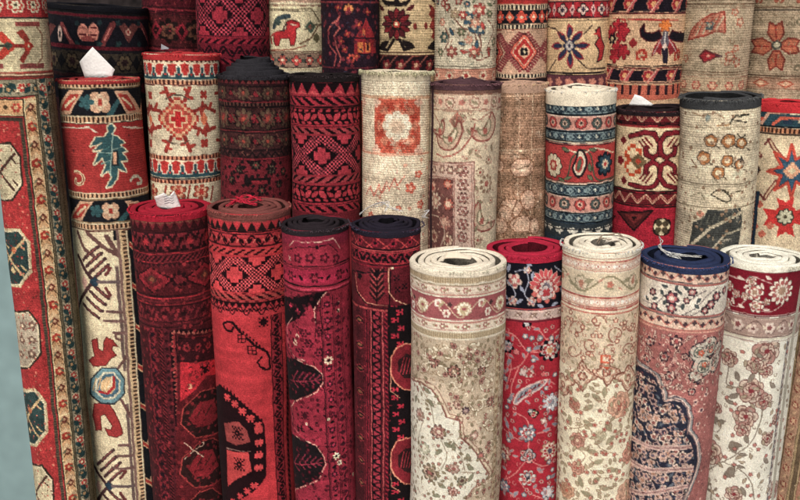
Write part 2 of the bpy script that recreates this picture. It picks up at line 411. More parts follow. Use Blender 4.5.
# ------------------------------------------------------------------ a rolled rug
class Rug:
    def __init__(z, seed, tx, ty, w, bx, Y, yvis, paint, label, bind, bh=6, turns=4, core=.25, tele=0.0, cw=1,
                 ridge=.25, group=None, bmat=None, top=None, lump=.018, gap=.62, lean=3.5, sa=None):
        z.__dict__.update({k: v for k, v in locals().items() if k != 'z'})
        z.A = on_plane(tx, ty, Y); B = on_plane(bx, 500, Y)
        for _ in range(3): B = on_plane(bx, 500, Y - math.tan(math.radians(lean)) * (z.A[2] - B[2]))
        a = B - z.A; z.a = a / np.linalg.norm(a)
        z.depth = float((z.A - O) @ FWD); z.kpx = F / z.depth; z.Rpx = w / 2; z.R = z.Rpx / z.kpx
        e = O - z.A; e = e - (e @ z.a) * z.a; z.ey = e / np.linalg.norm(e); z.ex = np.cross(z.ey, z.a)
        if z.ex[0] < 0: z.ex = -z.ex
        z.vmax = float(z.P(z.xc(yvis), yvis)[1]) + 6
    def xc(z, y): return z.tx + (z.bx - z.tx) * (y - z.ty) / (500.0 - z.ty)
    def P(z, x, y):
        d = ray(x, y); w0 = O - z.A
        dp = d - (d @ z.a)[..., None] * z.a; wp = w0 - (w0 @ z.a) * z.a
        A_ = (dp * dp).sum(-1); B_ = (dp * wp).sum(-1); C_ = wp @ wp - z.R ** 2
        disc = B_ * B_ - A_ * C_
        t = (-B_ - np.sqrt(np.maximum(disc, 0))) / A_
        p = w0 + t[..., None] * d; s = p @ z.a; th = np.arctan2(p @ z.ex, p @ z.ey)
        over = np.maximum(0, np.sqrt((wp @ wp) - B_ * B_ / A_) - z.R) if np.any(disc < 0) else 0
        over = np.where(disc < 0, over, 0)
        return th * z.Rpx + np.sign(th) * over * z.kpx, s * z.kpx
    def lumpf(z, th, s):
        r = random.Random(z.seed); q = [r.uniform(0, 6.28) for _ in range(6)]
        return z.R * z.lump * (np.sin(2 * th + q[0] + s * 2) + .8 * np.sin(3 * th + q[1] - s * 7) + .6 * np.sin(s * 23 + q[2]) * np.sin(th + q[3]) + .5 * np.sin(7 * th + q[4] + s * 9))
    def rad(z, t):
        """outer surface radius along the spiral, t in turns from the outer edge"""
        p = z.pitch; e = np.clip((t - .78) / .22, 0, 1)
        d1 = min(p, .0045) if z.sa is not None else p
        f = np.clip((t - 1) / .3, 0, 1); f = f * f * (3 - 2 * f)
        return np.where(t < 1, z.R - d1 * e * e * (3 - 2 * e), z.R - p * t + (p - d1) * (1 - f))
    def point(z, th, r, s):
        s = np.asarray(s, float); bend = .0028 * np.sin(s * 3.1 + z.seed * 1.7) + .0012 * np.sin(s * 8 + z.seed)
        return z.A + bend[..., None] * z.ex + (np.cos(th) * r)[..., None] * z.ey + (np.sin(th) * r)[..., None] * z.ex + s[..., None] * z.a
    def build(z):
        z.pitch = z.R * (1 - z.core) / z.turns
        root = bpy.data.objects.new('rolled_rug', None); bpy.context.scene.collection.objects.link(root)
        base = z.A + z.a * (-z.A[2] / z.a[2]); base[2] = 0
        root.location = base; root['label'] = z.label; root['category'] = 'rug'; root['group'] = z.group or 'rolled rugs standing on end'
        root.empty_display_size = .1
        z.root = root; z.base = base
        c = Canvas(z, (128, 128, 128)); img = z.paint(c)
        if img is None: img = c.finish()
        gain = {1: 1.14, 3: 1.12, 4: 1.18, 13: 1.1, 2: 1.04, 5: .97, 9: .97}.get(z.seed, 1.0)
        img = np.clip(img * gain * (np.array([1.04, 1.0, .95]) if z.seed in (1, 4) else 1.0), 0, 250)
        # outer face
        um = c.um; dth = 1 / (S * z.Rpx); tm = 1.85
        th = np.concatenate([np.linspace(-math.pi, -tm, 12)[:-1], np.arange(-tm, tm, dth), np.linspace(tm, math.pi, 12)])
        sv = np.concatenate([[.4 / z.kpx * .5], np.arange(1, z.vmax * S) / S / z.kpx])
        nco = 14
        sa = math.pi if z.sa is None else z.sa
        if z.sa is not None: th = np.sort(np.concatenate([th, [sa - 2e-4, sa + 2e-4]]))
        TH = np.repeat(th[None], len(sv) + nco, 0)
        off = np.cos(th) * z.R * z.ey[2] + np.sin(th) * z.R * z.ex[2]
        send = -(z.A[2] + off - .002) / z.a[2]
        f = (np.arange(1, nco + 1) / nco)[:, None]
        SV = np.concatenate([np.repeat(sv[:, None], len(th), 1), sv[-1] * (1 - f) + send[None] * f])
        t = np.mod((TH - sa) * z.cw / (2 * math.pi), 1.0) if z.sa is not None else ((TH + math.pi) / (2 * math.pi) if z.cw > 0 else 1 - (TH + math.pi) / (2 * math.pi))
        rng = np.random.default_rng(z.seed + 5)
        r = z.rad(t) + z.lumpf(TH, SV)
        nd = len(sv)
        wv = np.sin(SV * z.kpx * 2 * math.pi / 2.35 + 1.3 * np.sin(TH * 3 + SV * 15)) * .00022 * z.ridge * 2
        r = r + wv; r[:nd] += (rng.random((nd, len(th))) - .5) * .00045
        V = z.point(TH, r, SV) - base
        U = TH * z.Rpx; U = np.where(U > um - 1, 2 * (um - 1) - U, U); U = np.where(U < -um + 1, -2 * (um - 1) - U, U)
        ix = np.clip(((U + um) * S).astype(int), 0, img.shape[1] - 1)
        vv = SV * z.kpx; lim = z.vmax - 2; vv = np.abs((vv + lim) % (2 * lim) - lim)
        iy = np.clip((vv * S).astype(int), 0, img.shape[0] - 1)
        cols = img[iy, ix]
        if z.sa is not None: cols = cols.copy(); cols[:, abs(th - sa) < 2.5e-4] = tone(z.bind) * .62
        link('rug_body', grid_mesh('rug_body', V, PILE, cols), root)
        z.cols_ = None
        # woven end: the whole spiral seen from above
        bmat_ = z.bmat or cmat('bound_rug_end', tone(z.bind), dark=.84, light=1.08, scale=60.0)
        n = int(z.turns * 72); tt = np.linspace(0.0, z.turns, n)
        ang = sa + z.cw * tt * 2 * math.pi
        thk = z.pitch * z.gap; hb = z.bh / z.kpx; e = min(.0022, thk * .3)
        wob = z.pitch * .05 * (np.sin(ang * 2.3 + z.seed) + .7 * np.sin(ang * 3.7 + 2 * z.seed)) * np.clip(tt - .8, 0, 1)
        sq = np.clip(tt - .8, 0, 1) * z.R * .015
        rc = z.rad(tt) - thk / 2 + wob + sq * np.cos(2 * ang + z.seed * 1.7)
        lift = -z.tele * np.clip(tt - .5, 0, 9) / z.turns * z.R + .0012 * np.sin(ang * 1.3 + z.seed) * np.clip(tt, 0, 1) + .0008 * np.sin(ang * 4.1 + z.seed)
        deep = np.where(tt < 1.0, .05, .09)
        prof = [(.5, 1, 1), (.5, .5, .5), (.5, 0, 0), (.42, 0, -.55), (.2, 0, -.92), (-.05, 0, -1.0), (-.3, 0, -.86), (-.46, 0, -.4), (-.5, 0, 0), (-.5, 2, 1), ]
        V = np.zeros((len(prof), n, 3)); rgn = np.random.default_rng(z.seed)
        tk = thk * (np.clip(.45 + tt * 4.5, 0, 1) if z.sa is not None else 1.0)
        for i, (dr, kk, ee) in enumerate(prof):
            rr = rc + (thk - tk) / 2 + dr * tk + (.0007 if dr > 0 else 0) + z.lumpf(ang, 0 * ang) * np.clip(1.3 - tt * .5, .2, 1) + (rgn.random(n) - .5) * .0004
            if kk == 0: ss = lift + e + e * ee
            elif kk == 2: ss = lift + deep
            else: ss = np.where(tt < 1.0, hb, .05) * ee + e * (1 - ee) + lift * (tt > 1)
            V[i] = z.point(ang, rr, ss + (rgn.random(n) - .5) * .0005) - base
        me = grid_mesh('edge_binding', V, bmat_); me.materials.append(cmat('shade_toned_backing', [x * .42 for x in tone(z.bind)]))  # backing between turns, darkened so its colour carries the shade of the gaps
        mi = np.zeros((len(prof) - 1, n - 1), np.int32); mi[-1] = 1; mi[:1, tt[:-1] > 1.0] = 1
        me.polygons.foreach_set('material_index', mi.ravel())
        o = link('edge_binding', me, root); z.binding = o
        # inner turns below the woven end, hollow's shade put into their dark colour
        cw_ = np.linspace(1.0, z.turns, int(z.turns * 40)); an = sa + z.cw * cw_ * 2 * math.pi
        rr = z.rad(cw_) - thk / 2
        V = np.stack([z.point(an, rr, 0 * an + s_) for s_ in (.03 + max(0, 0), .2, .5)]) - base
        link('inner_turns', grid_mesh('inner_turns', V, cmat('shade_toned_backing', [x * .3 for x in z.bind])), root)
        return root
# ------------------------------------------------------------------ border tiles (knot drawings)
CHK = ['XX..X..XX...',
       'X..XX.XX..X.',
       '..XX...XX.XX',
       '.XX..X..XX.X']
LATT = ['.#.#.#XXXX.#.#.#',
        '#.#.#.#XX#.#.#.#',
        '.#.#.#.##.#.#.#.',
        'X.#.#.#..#.#.#.X',
        'XX.#.#.#..#.#.XX',
        'XXX.#.#.##.#.XXX',
        'XX.#.#.#..#.#.XX',
        'X.#.#.#..#.#.#.X',
        '.#.#.#.##.#.#.#.',
        '#.#.#.#XX#.#.#.#']
HOOK = ['XX......',
        '.XX..XX.',
        '..XXXX..',
        '.XX..XX.',
        '.X....X.',
        '.XX..XX.',
        '..XXXX..',
        'XX....XX']
SCR = ['..XXX...X...',
       '.XX.XX.XX...',
       '.X...XXX..XX',
       '.XX...X..XX.',
       '..XX.....X..',
       'X..XX...XX.X',
       'XX..XXXXX.XX']
GUL = ['....XX....',
       '..XX..XX..',
       '.X..##..X.',
       'X..#..#..X',
       'X.#.XX.#.X',
       'X..#..#..X',
       '.X..##..X.',
       '..XX..XX..',
       '....XX....']

def checker_lattice(c, y0, y1, red, blk, per, ph=0.0, cellpx=2.0):
    """diagonal bands of small checks around stepped crosses"""
    st = c.hs(y0, y1); st.fill(blk)
    w = st.w; s, t = st.s, st.t
    cx = np.mod(s / per + ph, 1.0) * 2 - 1            # -1..1
    ty_ = t / (w / 2)
    d = abs(abs(cx) * 1.0 - 0 + 0) ; q = 1 - abs(cx); e = abs(q - (1 - abs(ty_)) * 0 - abs(ty_))   # two diagonals crossing at cell edges
    band = e < .34
    ch = ((np.floor(s / cellpx) + np.floor((t + 500) / cellpx)) % 2) == 0
    st.put(band & ch, tuple(x * 1.05 + 16 for x in red))
    stp = 2.0
    def cross(px, ty0, r):
        a = abs(np.mod(s / per + ph - px + .5, 1.0) - .5) * per; b = abs(t - ty0)
        a = np.floor(a / stp) * stp; b = np.floor(b / stp) * stp
        return ((a + b) < r) | ((a < r * .95) & (b < r * .45)) | ((b < r * .95) & (a < r * .45))
    r0 = min(w, per) * .235
    st.put(cross(.5, 0, r0 * .86), red)
    for sg in (-1, 1): st.put(cross(0.0, sg * w / 2, r0 * .86), red)

def p_f1(c):   # dark maroon, teeth and guls
    D, M, R_, B = (52, 24, 30), (112, 36, 46), (156, 42, 52), (92, 52, 48)
    c.img[:] = (84, 30, 38)
    c.hs(222, 231).fill((70, 28, 34)).tri(M, 9, .9, 1).tri((120, 66, 60), 9, .35, 1)
    c.hl(232, 1.2, D)
    s = c.hs(233, 252); s.fill(M).tile(SCR, {'X': D}, 22).ros(R_, 22, 3.6, 6, .3, .25); s.edges(D, 1)
    c.hl(254, 1.4, R_); s = c.hs(255.5, 261); s.fill(D).slash(M, 5, .5)
    c.hl(262, 1, R_)
    s = c.hs(263, 296); s.fill((88, 30, 38))
    s.dia(D, 54, 24, ph=.5, ry=14); s.dia((140, 38, 50), 54, 21, ph=.5, ry=12); s.dia((100, 32, 40), 54, 13, ph=.5, ry=8, hol=.55); s.dia(B, 54, 6.5, ph=.5, ry=5); s.dia((140, 80, 60), 54, 3, ph=.5, ry=2.5)
    s.tile(GUL, {'X': D, '#': M}, 54, ph=0) if 0 else s.ros(D, 54, 9, 8, .3); s.ros(M, 54, 5, 6, .3); s.edges(D, 1.2); s.tri(D, 5, .12, 1)
    for y in (297.5, 301, 304.5): c.hl(y, 1.1, R_ if y != 301 else M)
    s = c.hs(306, 322); s.fill((74, 27, 35)).tile(SCR, {'X': M}, 20).ros(D, 20, 3, 5, .3, .3); s.edges(D, .8)
    c.hl(324, 1.4, M); c.hl(327, 1, D)
    # side borders running down
    c.clipband(329, 640)
    c.band(329, 640, (78, 28, 36))
    u0 = 172
    for (x, w_, pat) in ((152, 12, 0), (160.5, 4, 1), (166, 6, 2)):
        s = c.vs_(x, 345, 329, 640, w_)
        if pat == 0: s.fill((70, 26, 34)).tile(SCR, {'X': (116, 36, 48)}, 20).ros((44, 26, 40), 13, 3, 5, .3)
        elif pat == 1: s.fill(D).slash(M, 4, .45)
        else: s.fill((90, 32, 42)).ros(D, 8, 2.2, 6, .3)
    s = c.vs_(171.5, 345, 331, 640, 4.5); s.fill((44, 22, 30)).tri((158, 84, 78), 4.6, .8, 1).tri((150, 44, 52), 4.6, .5, 1)
    s = c.vs_(175.5, 345, 335, 640, 3); s.fill((50, 22, 30)); s.edges((140, 50, 56), .6)
    s = c.st(170, 331, 226, 326, 5); s.fill((44, 22, 30)).tri((158, 84, 78), 5, .8, -1)
    # inner panel
    c.clip([(177.5, 337), (240, 331), (240, 640), (178, 640)])
    c.band(326, 640, (96, 30, 38))
    c.poly([(178, 338), (230, 333), (230, 355), (178, 361)], (66, 26, 34), D)
    for x in (186, 197, 208, 219):
        c.fl(x, 348 - (x - 186) * .1, 4.2, (130, 40, 48), 6, .3); c.disc(x, 348 - (x - 186) * .1, 1.6, D)
    c.poly([(180, 362), (230, 357), (230, 372), (206, 376), (180, 402)], (172, 40, 52))
    c.stamp(205, 368, ['.#..#.', '##..##', '.####.', '..##..', '.####.', '#.##.#'], {'#': D}, 2)
    c.stamp(190, 386, ['##.', '.##', '##.'], {'#': (190, 140, 110)}, 1.8)
    for k, yy in enumerate((405, 455, 505, 555)):
        c.poly([(181, yy + 18), (184, yy + 2), (200, yy - 14), (214, yy - 17), (226, yy - 8), (226, yy + 20), (213, yy + 30), (196, yy + 32)], (58, 32, 34), (160, 60, 60), .6)
        c.poly([(188, yy + 12), (200, yy - 4), (214, yy - 6), (220, yy + 10), (210, yy + 20), (196, yy + 22)], (132, 36, 46))
        for i in range(4): c.line([(190 + i * 8, yy + 10), (196 + i * 8, yy - 2 + i)], 1.6, (70, 40, 38))
        c.line([(203, yy + 33), (216, yy + 29)], 1.3, (150, 44, 50))
    c.line([(185, 442), (194, 450), (186, 458)], 1.0, (190, 160, 140)); c.line([(203, 442), (195, 450), (204, 457)], 1.0, (190, 160, 140))
    c.ell(202, 444, 3, 2.4, (190, 160, 140)); c.ell(202, 444, 1.9, 1.4, D)
    c.mask = None
    c.scatter(-1000, 262, 2000, 640, 5, [('s', 1.4, [(60, 24, 32)]), ('s', 1.3, [(124, 36, 46)]), ('d', 1.3, [(128, 40, 48)])], prob=.55)
    return c.finish(.09, .08, .10)

def p_f2(c):   # bright red ground, black drawing
    R_, K_, L_ = (182, 50, 56), (48, 20, 26), (205, 92, 84)
    c.img[:] = R_
    c.band(219, 223, (120, 66, 60)); c.hs(222, 231).fill(R_).tri((52, 34, 34), 9.5, 1, -1)
    c.hl(232, 1.2, K_)
    s = c.hs(234, 247); s.fill((178, 52, 58)); s.vine(K_, 17, .75, .75); s.leaf(K_, 8.5, 3.6, 1.5, .9, .2, 0); s.leaf(L_, 8.5, 2.6, .9, -.9, .7, 0); s.edges(K_, .9)
    s = c.hs(248.5, 256); s.fill(K_).slash((184, 60, 60), 10, .62, 1.6); s.edges(R_, .9)
    checker_lattice(c, 258, 293, (200, 62, 66), K_, 45, .12, 1.9)
    s = c.hs(294, 302); s.fill(K_).slash((176, 70, 66), 10, .6, -1.6); s.edges(R_, 1.2, .6)
    c.hl(303.5, .9, K_)
    s = c.hs(304, 317); s.fill((180, 52, 58)); s.vine(K_, 15, .7, .6, .3); s.leaf(K_, 7.5, 3.4, .9, .8, 0); s.leaf(K_, 7.5, 3.0, 1.0, -.5, .5); s.tri(K_, 7, .35, 1)
    # right border and field
    c.clipband(317, 640)
    s = c.vs_(279, 360, 304, 640, 13); s.fill((150, 40, 50)); s.vine(K_, 15, .7, .7); s.leaf(K_, 7.5, 3.6, 1.6, .9); s.leaf(K_, 7.5, 2.4, 1.3, -.6, .5, 2); s.edges(K_, .8)
    s = c.vs_(288, 360, 317, 640, 5); s.fill((120, 34, 44)).slash(K_, 6, .5)
    # big hooked line
    c.line([(229, 322), (234, 323), (245, 336), (258, 346), (269, 352), (272, 358), (272, 368), (267, 369), (262, 366)], 2.4, K_)
    c.line([(229, 322), (225, 324), (228, 330), (233, 332), (235, 328)], 2.2, K_)
    c.line([(262, 366), (260, 361), (264, 357)], 1.8, K_)
    for i in range(9): c.rect(238 + i * 3.4, 327 + i * 2.7, .9, 1.3, K_)
    c.stamp(265, 322, ['#.#.#', '.###.', '#####', '.###.', '#.#.#'], {'#': K_}, 2)
    for (x, y) in ((243, 339), (254, 350)):
        c.rect(x, y, 4.6, 4.6, K_)
        for a in (-2, 2):
            for b in (-2, 2): c.rect(x + a, y + b * 1.0, 1.5, 1.5, R_)
    # stepped medallion
    for k in (0, 148):
        o = [(222, 384 + k), (231, 391 + k), (245, 403 + k), (258, 414 + k), (266, 424 + k), (268, 450 + k), (268, 476 + k), (258, 488 + k), (246, 497 + k), (232, 508 + k), (222, 514 + k), (205, 505 + k), (205, 395 + k)]
        c.poly(o, K_)
        for i in range(5): c.stamp(229 + i * 7.7, 397 + i * 7 + k, ['.#.#.', '#####', '.###.', '#####', '.#.#.'], {'#': (196, 62, 64)}, 1.7)
        for i in range(4): c.stamp(260.5, 430 + i * 12.3 + k, ['.#.#.', '#####', '#####', '#####', '.#.#.'], {'#': (200, 66, 68)}, 1.75)
        for i in range(5): c.stamp(256 - i * 7.4, 485 + i * 5.6 + k, ['.#.#.', '#####', '.###.', '#####', '.#.#.'], {'#': (190, 58, 62)}, 1.6)
        c.poly([(226, 423 + k), (240, 421 + k), (249, 430 + k), (252, 441 + k), (238, 445 + k), (228, 441 + k)], (150, 62, 60))
        c.poly([(228, 450 + k), (250, 452 + k), (254, 470 + k), (240, 478 + k), (228, 486 + k)], (186, 62, 62))
        for (x, y) in ((239, 433), (241, 464)):
            c.stamp(x, y + k, ['#.#.#.#', '.#.#.#.', '..###..', '###.###', '..###..', '.#.#.#.', '#.#.#.#'], {'#': K_}, 1.9)
        for i in range(12): c.rect(226 + i * 3.4, 386 + i * 3.1 + k, .9, 1.6, K_)
        c.line([(228, 448 + k), (252, 451 + k)], 1.2, (150, 110, 100))
    c.mask = None
    return c.finish(.06, .05, .07)

def p_f3(c):   # crimson, fine lines, white knots
    R_, K_, D = (146, 40, 56), (36, 22, 28), (80, 24, 36)
    c.img[:] = R_
    c.band(232, 246, (140, 38, 58))
    c.line([(291, 246), (296, 240), (320, 242), (334, 238), (342, 248)], 1.0, (196, 150, 130)); c.line([(290, 250), (300, 246), (316, 247), (330, 244), (340, 252)], .8, K_)
    c.stamp(318, 247, ['.##.', '####', '.##.'], {'#': K_}, 1.3); c.stamp(291, 258, ['#.#', '.#.', '#.#'], {'#': (200, 180, 150)}, 1.3)
    for x in (300, 312, 326, 338): c.fl(x, 258, 5, D, 5, .35); c.fl(x, 258, 2.4, R_, 5, .3)
    c.hl(266.5, 1.0, K_); c.hl(269, .8, D)
    s = c.hs(270, 285); s.fill((158, 38, 62)); s.fl if 0 else None
    s.ros(D, 27, 5.4, 6, .4, .1); s.ros(R_, 27, 2.6, 6, .3, .1); s.leaf(K_, 27, 3.4, 1.6, .8, .6); s.dia(K_, 27, 1.8, .85)
    c.hl(286, 1.2, K_); c.hl(289, .9, (190, 62, 84)); c.hl(291.5, 1.0, D); 
    c.clipband(292, 640)
    # black arrowed wedges and outlined medallion
    def seg(k):
        c.poly([(284, 296 + k), (331, 288 + k), (322, 297 + k), (315, 309 + k), (312, 303 + k), (302, 318 + k), (290, 324 + k), (280, 326 + k)], K_)
        c.line([(331, 288 + k), (322, 298 + k), (316, 309 + k), (317, 322 + k)], 1.1, (206, 150, 130))
        for (x, y) in ((292, 305), (300, 311)): c.stamp(x, y + k, ['.#.', '###', '.#.'], {'#': (170, 44, 66)}, 2)
    seg(0)
    c.line([(294, 318), (288, 326), (289, 345), (296, 357), (306, 360)], 1.0, (176, 120, 110)); c.line([(290, 320), (285, 328), (286, 345), (293, 358)], 1.2, K_)
    for k, (ya, yb) in enumerate(((358, 400), (436, 488), (524, 570))):
        ym = (ya + yb) / 2
        c.poly([(280, ya), (300, ya + 1), (309, ya + 7), (316, ya + 10), (323, ym - 6), (324, ym + 2), (318, yb - 10), (306, yb - 4), (296, yb), (280, yb + 4)], (40, 30, 34))
        c.line([(296, ya), (304, ya + 4), (316, ya + 9), (324, ym - 5), (325, ym + 2), (318, yb - 8), (306, yb - 3), (295, yb + 1), (291, yb + 7)], 1.0, (196, 140, 120))
        for i in range(5):
            x = 294 + i * 5.5
            c.line([(x, ym), (x + 5, ym - 8 + i)], 1.7, (128, 40, 56)); c.line([(x, ym + 1), (x + 5, ym + 8 - i)], 1.7, (128, 40, 56))
        c.line([(290, ym), (322, ym)], 1.1, (150, 46, 62))
        c.stamp(305, yb + 16, ['#.#.#', '.###.', '##.##', '.###.', '#.#.#'], {'#': D}, 1.7); c.line([(292, yb + 6), (292, yb + 24), (300, yb + 34)], 1.0, (170, 90, 90))
        c.stamp(300, yb + 28, ['.#..#.', '######', '.#..#.'], {'#': K_}, 1.8)
        c.stamp(311, yb + 28, ['##.', '.##'], {'#': K_}, 1.8)
    for (x, y) in ((306, 333), (322, 330), (303, 352), (321, 352), (310, 343)):
        c.fl(x, y, 5, D, 6, .35); c.fl(x, y, 2.8, R_, 5, .3); c.disc(x, y, 1, K_)
    for (x, y, r) in ((297, 342, 3.6), (299, 336, 2.6), (330, 360, 5), (340, 310, 2.4), (340, 303, 2.2)):
        c.fl(x, y, r, (206, 176, 140), 7, .4); c.disc(x, y, r * .35, R_)
    # column of florets
    for x in (325.5, 337, 345.5): 
        s = c.vs_(x, 400, 296, 640, .8); s.fill(K_)
        s = c.vs_(x + 1.6, 400, 296, 640, .6); s.fill(D)
    s = c.vs_(331.5, 400, 300, 640, 9); s.ros((70, 26, 40), 17, 3.9, 6, .35, .2); s.ros((176, 50, 74), 17, 1.7, 5, .2, .2); s.dia(K_, 17, 1.8, .7, ry=3)
    s = c.vs_(342, 400, 300, 640, 7); s.dia((80, 28, 42), 14, 2.6, ry=5); s.leaf(K_, 14, 3, 1, .7, .5)
    c.line([(318, 300), (317, 340)], .8, K_)
    for (x, y, r) in ((336, 456, 4.5), (339, 463, 3.5), (353, 474, 2.6), (329, 419, 1.8), (307, 424, 1.6)): c.fl(x, y, r, (206, 196, 150), 7, .45); c.disc(x, y, r * .3, K_)
    c.mask = None
    c.scatter(-1000, 292, 2000, 640, 5.6, [('f', 1.7, [(110, 30, 44)]), ('s', 1.5, [D]), ('s', 1.3, [K_]), ('d', 1.2, [D])], prob=.5)
    return c.finish(.07, .06, .09)

def p_f4(c):
    R_, K_, M = (140, 34, 52), (34, 24, 32), (112, 32, 46)
    c.img[:] = (104, 30, 44)
    s = c.hs(237, 250); s.fill((96, 30, 42)); s.slash((170, 60, 66), 18, .12, 1.4); s.slash((170, 60, 66), 18, .12, -1.4, .4); s.ros(R_, 18, 4, 6, .35, .3); s.ros(K_, 18, 2, 5, .3, .3); s.edges(K_, .9)
    c.hl(251.5, 1.2, (170, 70, 74)); s = c.hs(253, 264); s.fill(K_).tile(SCR, {'X': (140, 38, 54)}, 17); s.edges((160, 50, 60), .8)
    c.hl(265, 1, K_); c.hl(267, 1, R_)
    c.band(268, 306, (96, 30, 42))
    c.poly([(352, 270), (356, 290), (366, 304), (388, 306), (390, 271)], (112, 34, 46), K_, .7)
    c.line([(355, 274), (357, 290), (366, 303), (386, 306)], .8, (190, 130, 110))
    for i in range(5):
        c.line([(376, 301 - i * 6), (369, 293 - i * 6)], 2.0, (46, 30, 34)); c.line([(376, 301 - i * 6), (383, 293 - i * 6)], 2.0, (46, 30, 34))
        c.line([(376, 298.5 - i * 6), (370, 291 - i * 6)], .8, (150, 70, 70)); c.line([(376, 298.5 - i * 6), (382, 291 - i * 6)], .8, (150, 70, 70))
    c.line([(376, 304), (376, 272)], 1, K_); c.fl(376, 273, 4, K_, 6, .3); c.fl(359, 276, 3.5, K_, 5, .3)
    c.line([(388, 268), (388, 292), (394, 300), (412, 306)], 1.0, (196, 150, 120)); c.disc(391, 268, 1.4, (214, 180, 150))
    for (x, y) in ((396, 278), (404, 286), (397, 290)): c.stamp(x, y, ['#.#', '.#.', '#.#'], {'#': K_}, 1.9)
    c.clipband(306, 640)
    c.band(306, 640, (92, 28, 40))
    c.hl(308, 1.2, K_); c.hl(310.5, 1.4, (150, 62, 66))
    # left panels, chain border, black field
    s = c.vs_(359, 400, 312, 640, 11); s.fill((80, 28, 38)); s.dia((130, 44, 54), 26, 4.6, ry=11); s.dia(K_, 26, 3, ry=8); s.dia((132, 84, 64), 26, 1.6, ry=4.5)
    s = c.vs_(366, 400, 312, 640, 2.5); s.fill(K_); s.edges(R_, .6)
    s = c.vs_(375, 400, 312, 640, 9.5); s.fill((140, 44, 60)); s.vine(K_, 9, .75, .8); s.ros(K_, 9, 1.6, 5, .3, .25, 2.2); s.edges(K_, 1.0)
    for x in (370, 381.5): c.vs_(x, 400, 312, 640, 1.0).fill((168, 76, 80))
    s = c.vs_(385, 400, 312, 640, 3); s.fill((70, 24, 36)).slash(R_, 5, .4)
    s = c.vs_(387.5, 400, 300, 640, 1.6).fill(K_)
    c.clipband(306, 640, 388)
    c.band(306, 640, (36, 28, 34))
    for yy in (318, 412, 506, 600):
        for i, (dx, dy) in enumerate(((4, -14), (10, -6), (5, 2), (11, 10), (5, 18), (10, 26), (4, -22))):
            c.stamp(389 + dx, yy + dy, ['##.#', '.###', '##.#'], {'#': (164, 40, 60)}, 1.8)
    for yy in (366, 460, 554):
        c.poly([(389, yy - 8), (395, yy - 18), (404, yy - 22), (430, yy - 24), (430, yy + 26), (402, yy + 24), (393, yy + 16), (389, yy + 8)], (122, 36, 48), (190, 120, 100), .7)
        c.poly([(396, yy - 5), (404, yy - 12), (420, yy - 12), (420, yy + 12), (403, yy + 12), (396, yy + 6)], (60, 36, 40))
        for i in range(4): c.line([(402 + i * 3, yy - 8), (398 + i * 3, yy + 8)], 1.2, (150, 46, 60))
        c.line([(389, yy + 10), (389, yy + 26), (398, yy + 32)], .9, (170, 120, 100))
    c.mask = None
    c.scatter(-1000, 306, 390, 640, 5, [('s', 1.3, [K_]), ('s', 1.2, [(140, 44, 56)])], prob=.4)
    return c.finish(.07, .07, .10)

